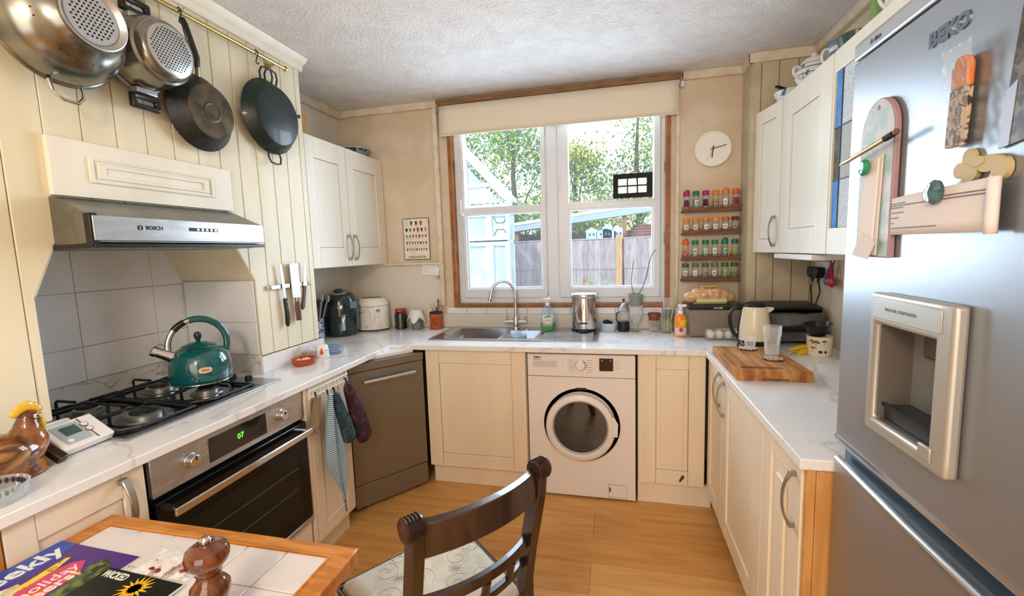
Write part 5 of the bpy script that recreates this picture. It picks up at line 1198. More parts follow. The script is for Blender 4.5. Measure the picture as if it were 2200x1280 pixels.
# things on the right wall cabinets
ZT = 2.1625
t = thing('serving_spoon_dish', 'low white dish with black-handled server on top of the narrow wall cabinet', 'dish', (1.175, -.345, ZT))
G().lathe([(.06, 0), (.065, .004), (.085, .05), (.083, .052), (.062, .008), (.002, .006)], 32).ob('dish', mat('blue_white_china', 'dfe2e4', .25, col2='5b6c8c', scale=26, ramp=(.6, .64)), t)
G().tube([(-.09, -.05, .07), (-.03, -.02, .058), (.06, .03, .056)], [.012, .010, .006], 10, flat=.5).ob('server', M['dark'], t)
t = thing('china_teapot', 'white china pot with grey bands and domed lid, on the big wall cabinet', 'teapot', (1.19, -.56, ZT))
G().lathe([(.045, 0), (.052, .004), (.075, .045), (.078, .065), (.066, .095), (.050, .105)], 36).ob('pot', mat('blue_white_china', 'dfe2e4', .25), t)
G().lathe([(.052, .105), (.052, .110), (.038, .128), (.012, .136), (.002, .137)], 32).sph((0, 0, .145), (.012, .012, .011), 8).ob('lid', mat('china_lid', 'e4e2dc', .25), t)
for z in (.05, .075): G().lathe([(.0765 if z < .06 else .0762, z), (.0770 if z < .06 else .0745, z + .004)], 36, caps=False).ob('band', mat('china_grey', '6d7280', .3), t, solid=.001)
G().tube(smooth([(-.06, -.03, .08), (-.10, -.05, .09), (-.105, -.05, .05), (-.065, -.035, .03)], 2), .006, 8).ob('handle', mat('china_lid', 'e4e2dc', .25), t)
t = thing('striped_mug', 'blue and white striped mug standing behind the china pot on the cabinets', 'mug', (1.23, -.735, ZT))
for i in range(6): G().lathe([(.045, i * .021), (.045, i * .021 + .021)], 32, caps=(i in (0,))).ob('stripe', mat('mug_blue', '5b86b8', .3) if i % 2 else mat('mug_white', 'e4e8ea', .3), t, solid=.003)
G().tube(smooth([(-.044, 0, .10), (-.075, 0, .10), (-.078, 0, .05), (-.044, 0, .03)], 2), .005, 8).ob('handle', mat('mug_white', 'e4e8ea', .3), t)
t = thing('green_bowl', 'dark green glazed bowl on the wall cabinets next to the striped mug', 'bowl', (1.215, -.885, ZT))
G().lathe([(.04, 0), (.045, .004), (.066, .085), (.064, .088), (.045, .01), (.002, .008)], 32).ob('bowl', mat('green_glaze', '2f4f49', .2, coat=.5), t)
t = thing('green_bottle', 'pale green bottle standing on the glazed wall cabinet near the ceiling', 'bottle', (1.22, -1.06, ZT))
G().lathe([(.038, 0), (.040, .004), (.040, .13), (.018, .17), (.016, .20)], 28).ob('bottle', mat('green_bottle', '8fae6a', .2, trans=.2), t); G().lathe([(.018, .2), (.018, .225), (.002, .226)], 20).ob('cap', M['white'], t)
t = thing('white_jug', 'plain white jug on the glazed wall cabinet next to the green bottle', 'jug', (1.21, -1.19, ZT))
G().lathe([(.040, 0), (.044, .004), (.050, .06), (.038, .12), (.042, .15), (.040, .15), (.036, .12)], 32).ob('jug', mat('mug_white', 'e4e8ea', .3), t)
G().tube(smooth([(-.038, 0, .13), (-.07, 0, .12), (-.072, 0, .07), (-.046, 0, .04)], 2), .005, 8).ob('handle', mat('mug_white', 'e4e8ea', .3), t)

# ================================================================ towel rack on the narrow door
tr_ = thing('hook_rack', 'white wire rack of five hooks hung over the narrow cabinet door', 'hook rack', (-1.068, -1.375, 0), RZL)
WW = mat('white_wire', 'e4e4e0', .3)
g = G()
for z in (.842, .812): g.tube([(.0, -.010, z), (.285, -.010, z)], .0025, 6)
g.ob('rail_wire', WW, tr_)
for q in range(5):
    x = .03 + q * .056
    G().tube(smooth([(x - .012, -.010, .844), (x - .012, -.012, .79), (x, -.030, .772), (x + .012, -.012, .79), (x + .012, -.010, .844)], 2), .0018, 6).ob('hook', WW, tr_)
for x in (.004, .281): G().bx(x - .004, x + .004, -.008, -.001, .800, .858).ob('strap', WW, tr_)
def cloth(name, label, x, ztop, zbot, wt_, wb_, m, lean=0, wob=.006, thick=.003, bias=0, n=4, loop=True, yo=-.030, cat='towel', depth=.012, tip=0):
    t = thing(name, label, cat, (-1.068, -1.375 + x, 0), RZL)
    def fn(u, v):
        w_ = wt_ + (wb_ - wt_) * min(1, v * 1.25) ** .8
        cx_ = lean * v
        xx_ = cx_ + (u - .5) * w_; z = ztop + (zbot - ztop) * v
        if tip: z += tip * v * (u - bias) ** 2 * 4
        y = yo + depth * sin(u * pi * n + v * 2) * (.4 + .6 * (1 - v * .4)) - .006 * v
        return (xx_, y, z)
    G().grid(fn, 26, 22).ob('cloth', m, t, solid=thick, sub=1)
    if loop: G().tube([(0, yo, ztop - .002), (-.004, yo + .004, ztop + .025), (.004, yo + .004, ztop + .025), (.002, yo, ztop)], .0022, 6).ob('hanging_loop', M['mattblack'], t)
    return t
stripe = mat('striped_towel', 'c3d7e2', .95, col2='4c7390', scale=34, detail=.8, kind='wave', ramp=(.45, .55))
cloth('dish_cloth', 'brown-grey limp cloth hanging first on the hook rack, next to the oven', .018, .808, .655, .055, .070, mat('taupe_cloth', '7a6653', .8, col2='8e7861', scale=12), lean=-.02, n=2, yo=-.026)
t = cloth('tea_towel', 'long blue and white striped tea towel hung by its corner', .066, .806, .36, .030, .105, stripe, lean=.035, n=3, yo=-.052, depth=.016, tip=.0)
def towfn(u, v):
    z = .806 - v * .53; w_ = .02 + .11 * min(v / .62, 1) if v < .62 else .13 * (1 - (v - .62) / .38) + .004
    cx_ = .012 + .045 * v - .01 * sin(v * 4)
    return (cx_ + (u - .5) * w_, -.052 + .014 * sin(u * 9 + v * 3) * (1 - v * .5), z - .03 * sin(u * 2.2) * v)
o = [c_ for c_ in kids(t) if c_.name.startswith('cloth')][0]; bpy.data.objects.remove(o)
G().grid(towfn, 26, 44).ob('cloth', stripe, t, solid=.003)
G().tube([(.062, -.055, .262), (.066, -.056, .20)], .004, 6).ob('corner_tape', mat('tape_grey', '6d6b70', .9), t)
def mitt(name, label, x, zt, L, W_, m, lean):
    t = thing(name, label, 'oven glove', (-1.068, -1.375 + x, 0), RZL)
    g = G()
    for q in range(17):
        v = q / 16; g.sph((lean * v, -.045 - .02 * v, zt - .03 - (L - .05) * v), (W_ * (.42 + .58 * min(1, v * 1.6)) * .5, .026, L * .14), 9)
    g.sph((lean * .75 - W_ * .30, -.045, zt - L * .62), (W_ * .22, .013, L * .18), 8)
    g.ob('glove', m, t, remesh=.005)
    G().tube([(0, -.040, zt - .012), (-.004, -.030, zt + .03), (.004, -.030, zt + .03), (.002, -.040, zt - .010)], .0028, 6).ob('hanging_loop', M['mattblack'], t)
mitt('oven_glove', 'dark teal speckled oven glove in the middle of the hook rack', .135, .79, .25, .085, mat('teal_mitt', '1f2f38', .9, col2='33505a', scale=50, bump=.3, bscale=120), .05)
mitt('oven_glove', 'maroon patterned oven glove at the dishwasher end of the hook rack', .236, .805, .31, .122, mat('maroon_mitt', '2c1620', .85, col2='5a2a3e', scale=28, ramp=(.5, .6), bump=.3, bscale=120), .075)
# ================================================================ things on the fridge
def onf(name, label, cat, x, z, y=-.001): return thing(name, label, cat, (FX + y, FY - x, z), RZR)
t = onf('notepad_board', 'arched pink notepad board printed with green leaves, magnetic on the fridge', 'memo board', .133, 1.40)
arch = [(-.060, 0), (.060, 0)] + [(.060 * cos(a), .245 + .068 * sin(a)) for a in [pi * i / 16 for i in range(17)]]
G().prism(arch, -.010, 0, 'y').ob('board', mat('board_pink', 'a5868c', .5), t, bev=.0015)
G().prism([(x * .93, z * .985 + .003) for x, z in arch], -.0108, -.009, 'y').ob('front_sheet', mat('leaf_print_green', 'b5adad', .45, col2='8fa596', scale=32, detail=4, ramp=(.42, .55)), t)
G().cyl((0, -.0115, .296), (0, -.010, .296), .005, n=14).ob('hanging_hole', M['dark'], t)
G().prism([(-.048, .010), (.022, .004), (.03, .20), (-.035, .20)], -.0135, -.0115, 'y').ob('paper_slip', mat('pinkish_paper', 'ddd5d3', .8), t)
G().prism([(-.040, .03), (.012, .026), (.022, .195), (-.026, .195)], -.0165, -.014, 'y').ob('paper_slip', mat('pink_paper2', 'e5dcd7', .8), t)
G().prism([(-.055, .004), (.005, -.004), (.03, .03), (-.02, .05)], -.0195, -.0170, 'y').ob('paper_slip', mat('pinkish_paper', 'ddd5d3', .8), t)
t = onf('green_magnet', 'small round translucent green magnet holding slips on the notepad board', 'magnet', .118, 1.583, -.021)
G().lathe([(.016, .0), (.017, -.004), (.012, -.010), (.002, -.011)], 24, (0, 0, 0), 'y').ob('magnet', mat('green_gem', '2f9e72', .12, trans=.3, coat=.5), t)
t = onf('brass_pen', 'slim brass ballpoint pen clipped across the notepad board', 'pen', .045, 1.607, -.030)
g = G().tube([(-.012, -.002, -.004), (-.002, -.002, -.002), (.02, 0, 0), (.15, .004, .018)], [.0012, .003, .0045, .0045], 12); g.ob('barrel', M['brass'], t)
G().tube([(.145, .004, .0175), (.168, .005, .0205)], .0058, 12).ob('pen_end', M['mattblack'], t); G().sph((.178, .004, .022), (.006, .005, .006), 8).ob('clicker', mat('brown_knob', '6b4c38', .4), t)
# letter folded along the fridge
t = onf('folded_letter', 'pink printed letter curled over at its end, under the blue-green magnet', 'letter', .134, 1.444)
def letfn(u, v):
    x = u * .335
    if x <= .300: return (x, -.004 - .010 * sin(u * 3), v * (.066 + .012 * u) - .002 * u)
    a = (x - .300) / .035 * 3.4; return (.300 + .008 * sin(a), -.0085 - .007 * (1 - cos(a)) , v * .078 - .005)
G().grid(letfn, 60, 4).ob('paper', mat('pinkish_paper', 'ddd5d3', .8), t, solid=.0008)
for q, (L, z) in enumerate(((.030, .062), (.085, .057), (.14, .053), (.078, .049))):
    G().add([(.022 + L * u, -.0052 - .010 * sin((.022 + L * u) / .335 * 3), zz - .0008) for u in (0, .25, .5, .75, 1) for zz in (z, z + .0016)], [(2 * i, 2 * i + 2, 2 * i + 3, 2 * i + 1) for i in range(4)]).ob('print_line', mat('letter_ink', '6e5f66', .7), t)
for q in range(4):
    z = .040 - q * .0095
    for x0, L in ((.033, .014), (.062, [.040, .026, .010, .13][q])):
        G().add([(x0 + L * u, -.0052 - .010 * sin((x0 + L * u) / .335 * 3), zz - .0008) for u in (0, .25, .5, .75, 1) for zz in (z, z + .0016)], [(2 * i, 2 * i + 2, 2 * i + 3, 2 * i + 1) for i in range(4)]).ob('print_line', mat('letter_ink', '6e5f66', .7), t)
for z in (.058, .053): G().add([(.20 + .09 * u, -.0056 - .010 * sin((.20 + .09 * u) / .335 * 3), zz - .0008) for u in (0, .5, 1) for zz in (z, z + .0016)], [(2 * i, 2 * i + 2, 2 * i + 3, 2 * i + 1) for i in range(2)]).ob('print_line', mat('letter_ink', '6e5f66', .7), t)
t = onf('stone_magnet', 'dark blue-green oval glass magnet holding the folded letter', 'magnet', .323, 1.509, -.016)
G().lathe([(.019, .0), (.020, -.005), (.014, -.012), (.002, -.014)], 24, (0, 0, 0), 'y', sx=.85).ob('magnet', mat('blue_gem', '2a4450', .1, col2='4c7076', scale=18, coat=.8), t)
t = onf('flower_magnet', 'flat beige wooden flower-and-leaf magnet above the curled letter', 'magnet', .385, 1.535, -.001)
g = G()
for cx_, cz_, rx, rz in ((-.016, .018, .012, .014), (-.030, .002, .014, .012), (-.012, -.004, .016, .014), (.024, .004, .022, .012), (.044, -.006, .014, .016), (.004, .010, .012, .008)):
    g.lathe([(1, 0), (1, -.008)], 18, (0, 0, 0), 'y') if 0 else g.prism([(cx_ + rx * cos(a), cz_ + rz * sin(a)) for a in [2 * pi * i / 16 for i in range(16)]], -.006 - .0006 * len(g.v) / 32, 0, 'y')
g.ob('flower_shape', mat('beige_wood', 'b9a878', .6), t)
# wrapped ice lolly magnet
t = onf('wrapped_lolly_magnet', 'orange and brown carved stick in a crinkled clear wrapper fixed to the fridge', 'magnet', .348, 1.575, -.001)
g = G().prism([(-.015, .085), (.017, .085), (.018, .118), (.010, .132), (-.006, .132), (-.015, .118)], -.014, -.002, 'y'); g.ob('orange_tip', mat('lolly_orange', 'd2762c', .4), t, bev=.003)
G().prism([(-.019, .0), (.012, .0), (.017, .085), (-.015, .085)], -.014, -.002, 'y').ob('carved_stick', mat('carved_stick', 'c2a78a', .5, col2='3c2a22', scale=90, detail=3, ramp=(.48, .56)), t, bev=.002)
def wrap(u, v): return (-.030 + .062 * u + .0015 * sin(v * 17), -.018 - .0015 * sin(u * 21 + v * 13) - .001 * sin(v * 31), -.006 + .155 * v + .0012 * sin(u * 15))
G().grid(wrap, 18, 40).ob('wrapper', glass('wrapper', 'f2f4f6', .12, .10), t)
t = onf('photo_print', 'dark garden photograph stuck to the fridge door by the frame edge', 'photograph', .418, 1.556, -.002)
G().prism([(.0, .0), (.16, .02), (.175, .215), (.022, .195)], -.002, 0, 'y').ob('print', mat('photo_dark', '3d3029', .3, col2='6d6a58', scale=55, detail=8, ramp=(.45, .6)), t)
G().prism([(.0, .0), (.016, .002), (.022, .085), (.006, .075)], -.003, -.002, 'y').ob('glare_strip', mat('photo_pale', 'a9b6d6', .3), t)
G().prism([(.035, .12), (.12, .125), (.12, .19), (.04, .185)], -.003, -.002, 'y').ob('green_patch', mat('photo_green', '2c4534', .4, col2='6f8a6a', scale=60, detail=6), t)

# ================================================================ tiled table
TZ = .765
tbt = thing('tiled_table', 'pine table with white tiled top in front of the oven', 'table', (0, 0, 0))
tx0, tx1, ty0, ty1 = -1.055, -.312, -3.0, -2.180
G().cells([tx0, tx0 + .048, tx1 - .048, tx1], [ty0, ty0 + .04, ty1 - .036, ty1], lambda i, j: not (i == 1 and j == 1), TZ - .030, TZ + .002).ob('frame', M['pine'], tbt, bev=.004)
G().cells([tx0 + .046, tx0 + .052, tx1 - .052, tx1 - .046], [ty0 + .038, ty0 + .044, ty1 - .040, ty1 - .034], lambda i, j: not (i == 1 and j == 1), TZ - .004, TZ + .0035).ob('inner_lip', M['pine'], tbt, bev=.0015)
G().bx(tx0 + .04, tx1 - .04, ty0 + .03, ty1 - .03, TZ - .024, TZ - .004).ob('grout_bed', M['grout'], tbt)
tw = (tx1 - tx0 - .104) / 6; tl = .1075; tm = mat('table_tile', 'ded8d6', .16, col2='d6cfce', scale=8)
for i in range(6):
    for jx in range(7):
        y1_ = ty1 - .0405 - jx * tl
        G().bx(tx0 + .052 + i * tw + .001, tx0 + .052 + (i + 1) * tw - .001, max(y1_ - tl, ty0 + .044) + .001, y1_ - .001, TZ - .006, TZ).ob('tile', tm, tbt, bev=.0012, seg=1)
G().cells([tx0 + .05, tx0 + .07, tx1 - .07, tx1 - .05], [ty0 + .05, ty0 + .07, ty1 - .07, ty1 - .05], lambda i, j: i != 1 or j != 1, TZ - .11, TZ - .030).ob('apron', M['pine'], tbt, bev=.002)
for x in (tx0 + .07, tx1 - .075):
    for y in (ty0 + .075, ty1 - .075): G().lathe([(.018, 0), (.024, .05), (.030, .35), (.026, .52), (.034, .56), (.034, .60)], 20, (x, y, 0)).bx(x - .033, x + .033, y - .033, y + .033, .60, TZ - .03).ob('leg', M['pine'], tbt, bev=.002)
# magazines
def mag(name, label, loc, rz, w_, h_, z):
    t = thing(name, label, 'magazine', loc, rz)
    G().bx(0, w_, -h_, 0, 0, .004).ob('pages', mat('magazine_paper', 'e4e0dc', .7), t)
    return t
Zt = TZ + .0005
m1 = mag('magazine', 'blue and orange holiday weekly magazine lying at the edge of the tiled table', (-1.058, -2.60, Zt), R(88), .305, .255, 0)
mc = lambda nm, c_: mat('mag_' + nm, c_, .3)
G().bx(.0005, .3045, -.2545, -.0005, .004, .0046).ob('cover', mc('purple', '4a2a7c'), m1)
G().prism([(0, 0), (.305, 0), (.305, -.052), (.25, -.066), (0, -.070)], .0046, .0050, 'z').ob('blue_band', mc('blue', '1d4ea8'), m1)
G().prism([(.0, -.085), (.14, -.085), (.24, -.125), (.26, -.150), (.235, -.178), (.0, -.195)], .0046, .0051, 'z').ob('orange_panel', mc('orange', 'e2632b'), m1)
G().prism([(.06, -.080), (.14, -.082), (.255, -.122), (.268, -.142), (.245, -.168), (.20, -.172), (.13, -.120), (.07, -.105)], .0051, .0054, 'z').ob('pink_panel', mc('pink', 'c8446c'), m1)
G().prism([(.0, -.196), (.20, -.190), (.262, -.172), (.285, -.186), (.268, -.222), (.24, -.254), (.0, -.254)], .0046, .0051, 'z').ob('green_photo', mat('mag_green', '26351f', .3, col2='707c3e', scale=45, detail=6, ramp=(.45, .62)), m1)
text('Weekly', .062, M['white'], m1, (.282, -.038, .0052), rot=(0, 0, 0), align='RIGHT', bold=.0016, sx=1.0)
text('holiday', .036, mat('mag_cream', 'f3d9cf', .4), m1, (.252, -.143, .0056), rot=(0, 0, 0), align='RIGHT', bold=.0004)
text('beers!', .040, mat('mag_cream', 'f3d9cf', .4), m1, (.238, -.170, .0056), rot=(0, 0, 0), align='RIGHT', bold=.0010)
G().prism([(.120 + (.058 + .006 * (i % 2)) * cos(a_), -.098 + .026 * sin(a_)) for i, a_ in enumerate([2 * pi * q / 18 for q in range(18)])], .0054, .0058, 'z').ob('food_photo', mat('mag_food', 'e2d9b8', .4, col2='a9a46a', scale=50, detail=5), m1)
G().prism([(.165, -.102), (.262, -.088), (.266, -.098), (.235, -.112), (.170, -.118)], .0054, .0059, 'z').ob('yellow_strip', mat('mag_yellow', 'e6cf45', .4, col2='8f8430', scale=70, ramp=(.55, .62)), m1)
m2 = mag('magazine', 'black-covered magazine with yellow sunflower, overlapping the holiday weekly', (-.812, -2.350, Zt + .0062), R(-3), .21, .28, 0)
G().bx(.0005, .2095, -.2795, -.0005, .004, .0046).ob('cover', mc('black', '14170f'), m2)
text('WICKED', .024, M['white'], m2, (.040, -.017, .0048), rot=(0, 0, 0), bold=.0006, sx=.72)
text('in', .020, M['white'], m2, (.030, -.040, .0048), rot=(0, 0, 0), bold=.0006, sx=.72) if 0 else None
g = G()
for q in range(16):
    a_ = 2 * pi * q / 16; g.prism([(.122 + .006 * cos(a_ + 1.57), -.034 + .006 * sin(a_ + 1.57)), (.122 + .034 * cos(a_), -.034 + .034 * sin(a_)), (.122 - .006 * cos(a_ + 1.57), -.034 - .006 * sin(a_ + 1.57))], .0046, .0052, 'z')
g.ob('sunflower_print', mat('sunflower', 'e8b61e', .4), m2)
# packet
pk = thing('plastic_packet', 'crumpled clear plastic packet of dried chillies between magazines and pepper mill', 'packet', (-.692, -2.318, Zt + .001), 0)
def pkf(u, v): return (-.070 + .15 * u, -.030 + .075 * v, .004 + .012 * sin(pi * u) * sin(pi * v) + .0016 * sin(u * 23 + v * 11) * sin(v * 17))
G().grid(pkf, 30, 24).ob('film', glass('packet_film', 'f4f2f2', .14, .15), pk)
g = G()
for q in range(12): g.sph((rnd.uniform(-.04, .055), rnd.uniform(-.018, .012), .006), (rnd.uniform(.008, .022), .006, .005), 6)
g.ob('dried_chillies', mat('dried_chilli', '5c1c18', .5, col2='8f3a2c', scale=40), pk)['kind'] = 'stuff'
# pepper mill
pm_ = thing('pepper_mill', 'glossy turned brown wooden pepper mill with metal top screw', 'pepper mill', (-.462, -2.420, TZ + .0005))
WM_ = mat('mill_wood', '6e3a1c', .12, col2='53290f', scale=12, detail=5, stretch=(3, 3, .7), coat=.9)
G().lathe([(.033, 0), (.035, .004), (.034, .018), (.027, .030), (.024, .040), (.028, .056), (.033, .068), (.032, .080), (.024, .090), (.020, .096), (.020, .104)], 40).ob('mill_body', WM_, pm_)
G().lathe([(.019, .104), (.022, .107), (.022, .111), (.027, .118), (.035, .128), (.0365, .140), (.033, .151), (.022, .159), (.010, .161), (.002, .161)], 40).ob('mill_head', WM_, pm_)
G().lathe([(.006, .160), (.009, .163), (.0095, .168), (.006, .173), (.002, .174)], 20).ob('top_screw', M['chrome'], pm_)

# ================================================================ dining chair
ch = thing('dining_chair', 'dark wooden dining chair with curved scroll-topped back and cream patterned seat', 'chair', (-.266, -1.888, 0), R(53.1))
DW = M['darkwood']
def sweep(path, prof_fn, name, parent, m, bev=.003):
    """path: points; prof_fn(i) -> list of (u, w) offsets in the local side / up frame"""
    g = G(); n_ = len(path); P = [Vector(p) for p in path]; vs = []; k_ = len(prof_fn(0))
    for i, p in enumerate(P):
        for q in prof_fn(i): vs.append(tuple(p + Vector(q)))
    fs = [tuple(range(k_ - 1, -1, -1)), tuple((n_ - 1) * k_ + i for i in range(k_))]
    for i in range(n_ - 1):
        for j_ in range(k_): fs.append((i * k_ + j_, i * k_ + (j_ + 1) % k_, (i + 1) * k_ + (j_ + 1) % k_, (i + 1) * k_ + j_))
    g.add(vs, fs); return g.ob(name, m, parent, bev=bev)
# rear posts continuing into rear legs
pp_ = [(-.300, .0), (-.262, .12), (-.225, .28), (-.205, .42), (-.205, .50), (-.222, .60), (-.245, .70), (-.262, .78), (-.268, .838)]
for s_ in (-1, 1):
    sweep([(s_ * (.175 + .010 * min(1, z / .8)), y, z) for y, z in pp_], lambda i: [(-.015, -.022, 0), (.015, -.022, 0), (.015, .022, 0), (-.015, .022, 0)], 'rear_leg', ch, DW)
    k_ = G()
    for q in range(5): k_.lathe([(.0255, -.020 + q * .0085), (.0290, -.0180 + q * .0085), (.0255, -.0125 + q * .0085)], 24, (s_ * .190, -.268, .846), 'x', caps=True)
    k_.lathe([(.0255, -.023), (.0255, .023)], 24, (s_ * .190, -.268, .846), 'x').ob('scroll', DW, ch)
def crest(z0, z1, yb, bow, t_, name):
    n_ = 16; path = [(-.172 + .344 * i / n_, yb - bow * (1 - (2 * i / n_ - 1) ** 2), 0) for i in range(n_ + 1)]
    sweep(path, lambda i: [(0, -t_ / 2, z0 + .010 * sin(pi * i / n_)), (0, t_ / 2, z0 + .010 * sin(pi * i / n_)), (0, t_ / 2, z1 + .006 * sin(pi * i / n_)), (0, -t_ / 2, z1 + .006 * sin(pi * i / n_))], name, ch, DW)
crest(.768, .850, -.264, .042, .026, 'top_rail')
crest(.612, .642, -.226, .046, .020, 'back_rail'); crest(.545, .566, -.212, .044, .018, 'back_rail')
for x in (-.09, 0, .09): G().cyl((x, -.212 - .044 * (1 - (x / .172) ** 2), .562), (x, -.226 - .046 * (1 - (x / .172) ** 2), .620), .011, n=10).ob('spindle', DW, ch)
# seat frame, pad, front legs
def trap(s_): return [(-.185 * s_, -.205), (.185 * s_, -.205), (.225 * s_, .195), (-.225 * s_, .195)]
G().prism(trap(1), .385, .430, 'z').ob('seat_frame', DW, ch, bev=.004)
def seatfn(u, v):
    w_ = .178 + .042 * v; x = (2 * u - 1) * w_; y = -.20 + .392 * v
    e = min(1, min(u, 1 - u, v, 1 - v) * 12); return (x, y, .432 + .036 * e ** .4)
SEATM = mat('seat_fabric', 'd6d2c2', .85, col2='c9c6b8', scale=25, bump=.15, bscale=200)
G().grid(seatfn, 28, 28).ob('seat', SEATM, ch, solid=.002)
for k_, (off, mm) in enumerate(((.000, 'piping_dark'), (.006, 'piping_pale'), (.012, 'piping_dark'))):
    mmx = mat(mm, '4a2c2c' if k_ != 1 else 'c9bfae', .7)
    G().tube([(-.182, -.203, .434 + off), (-.224, .195, .434 + off), (.224, .195, .434 + off), (.182, -.203, .434 + off)], .0028, 6, closed=True).ob('piping', mmx, ch)
g = G()
for (cx_, cy_, s_, a0, dr_) in ((.13, .13, .9, 0, 1), (.10, .03, 1.1, 2, -1), (.03, .12, 1.0, 4, 1), (-.03, .03, 1.1, 1, -1), (.12, -.08, 1, 3, 1), (-.10, .12, 1, 5, 1), (.04, -.06, .9, 2.5, -1), (-.13, .02, 1, .5, 1), (-.06, -.09, 1, 3.6, 1), (.16, .04, .7, 1.2, 1), (-.04, .15, .7, 2.2, -1), (-.15, -.07, .8, 4.4, 1)):
    pts = []
    for i in range(26):
        a = a0 + dr_ * i * .34; r_ = .006 + .0014 * i * s_
        pts.append((cx_ + r_ * cos(a), cy_ + r_ * sin(a), .4690))
    g.tube(pts, .0010, 4)
for (cx_, cy_) in ((.07, -.01), (-.08, .07), (.0, -.13), (.09, .16)):
    for q in range(9): a = 2 * pi * q / 9; g.tube([(cx_, cy_, .469), (cx_ + .024 * cos(a), cy_ + .024 * sin(a), .469)], [.0022, .0008], 4)
o = g.ob('scroll_embroidery', mat('grey_thread', 'a3a49a', .8), ch, ang=0); o['kind'] = 'stuff'
for s_ in (-1, 1):
    sweep([(s_ * .205, .175, .40), (s_ * .205, .185, .25), (s_ * .205, .205, .10), (s_ * .205, .235, .0)], lambda i: [(-.016 + i * .002, -.016 + i * .002, 0), (.016 - i * .002, -.016 + i * .002, 0), (.016 - i * .002, .016 - i * .002, 0), (-.016 + i * .002, .016 - i * .002, 0)], 'front_leg', ch, DW)
# ================================================================ outside the window
import numpy as np
lawn = struct('ground', G().bx(-14, 14, .4, 30, -.5, -.3), mat('lawn', '6d8a45', .9, col2='8aa25a', scale=6))
fn_ = thing('garden_fence', 'weathered pale close-board garden fence across the garden', 'fence', (0, 5.0, -.3))
FWD = [mat('fence_wood_%d' % i, c_, .9, col2=d_, scale=9, detail=6, stretch=(4, 1, .5)) for i, (c_, d_) in enumerate((('a3949a', '8a7c82'), ('ab9ca2', '93858b'), ('988a90', '82757b')))]
x = -4.2; i = 0
while x < 3.4:
    if abs(x - .33) > .07:
        G().prism([(x + .002, 0), (x + .112, .008), (x + .112, .018), (x + .002, .012)], 0, 1.87 + rnd.uniform(-.006, .006), 'z').ob('board', FWD[i % 3], fn_)
    x += .103; i += 1
G().bx(-4.2, 3.4, -.004, .03, 1.875, 1.895).ob('capping', FWD[1], fn_, bev=.003)
for z in (.5, 1.35): G().tube([(-1.9, -.008, z + .02), (.3, -.008, z), (1.2, -.008, z + .03)], .004, 5).ob('wire', mat('fence_wire', '8d8880', .7), fn_)
for xp in (-2.6, .35, 3.3): G().bx(xp - .05, xp + .05, -.06, .04, 0, 1.94).ob('post', mat('post_wood', 'b98f64', .8, col2='a37c55', scale=8, stretch=(4, 4, .6)), fn_, bev=.004)
# open shelter behind the fence
sh = thing('garden_shelter', 'lean-to garden shelter with pale sloping roof behind the fence', 'shelter', (0, 6.0, -.3))
rf_ = G().prism([(-3.2, 2.03), (1.35, 2.525), (1.35, 2.585), (-3.2, 2.09)], -.55, 1.6, 'y').ob('roof', mat('shelter_roof', 'c3ccd2', .5), sh, bev=.005)
G().prism([(-3.2, 1.93), (1.35, 2.40), (1.35, 2.52), (-3.2, 2.02)], -.56, -.53, 'y').ob('fascia', mat('fascia_grey', '8fa0ac', .5), sh)
for x in (-3.0, -1.6, -.7, .45, 1.25): G().bx(x - .04, x + .04, -.5, -.42, 0, 2.10 + (x + 3.2) * .10).ob('post', mat('brown_post', '8a5f42', .8), sh)
G().bx(-3.1, 1.3, 1.5, 1.55, 0, 2.1).ob('back_boarding', mat('shed_brown', '8b6a55', .9, col2='6d5140', scale=8, stretch=(6, 1, 1)), sh)
for x in (-2.4, -1.45, -1.2, -.45): G().bx(x, x + .18, -.1, .1, 1.5, 1.92).ob('stored_box', mat('stored_' + str(int(x * -10)), rnd.choice(['b98a5a', '9c5f3c', 'c9a878']), .8), sh)
tc_ = thing('toy_house', 'pale blue wooden toy house with peaked roofs standing on the fence line', 'toy house', (.06, 5.35, 1.60))
for x, w_, h_ in ((-.30, .20, .15), (.0, .17, .20), (.20, .16, .15), (-.12, .36, .12)):
    G().prism([(x, 0), (x + w_, 0), (x + w_, h_), (x + w_ / 2, h_ + .06), (x, h_)], -.05, .05, 'y').ob('house_block', mat('toy_blue', 'a9cbe0', .6), tc_, bev=.003)
for x in (-.25, -.18, -.05, .04, .10, .24, .30): G().bx(x, x + .035, -.053, -.049, .05, .10).ob('toy_window', mat('toy_window', '44586c', .5), tc_)
G().bx(-.02, .02, -.03, .03, -1.6 - .3 + 0, 0).ob('stake', mat('brown_post', '8a5f42', .8), tc_)
bk = thing('wicker_dome', 'round brown wicker dome beside the toy house above the fence', 'wicker dome', (.80, 5.75, 1.40))
g = G()
for q in range(9):
    z = q * .052; r_ = .27 * sqrt(max(0, 1 - (q / 9.2) ** 2)) + .01
    g.tube([(r_ * cos(a), r_ * .8 * sin(a), z) for a in [2 * pi * i / 20 for i in range(20)]], .030, 6, closed=True)
g.ob('woven_rings', mat('wicker', '6f4a3c', .8, col2='8c6250', scale=30), bk); G().bx(-.03, .03, -.03, .03, -1.7, .02).ob('stake', mat('brown_post', '8a5f42', .8), bk)
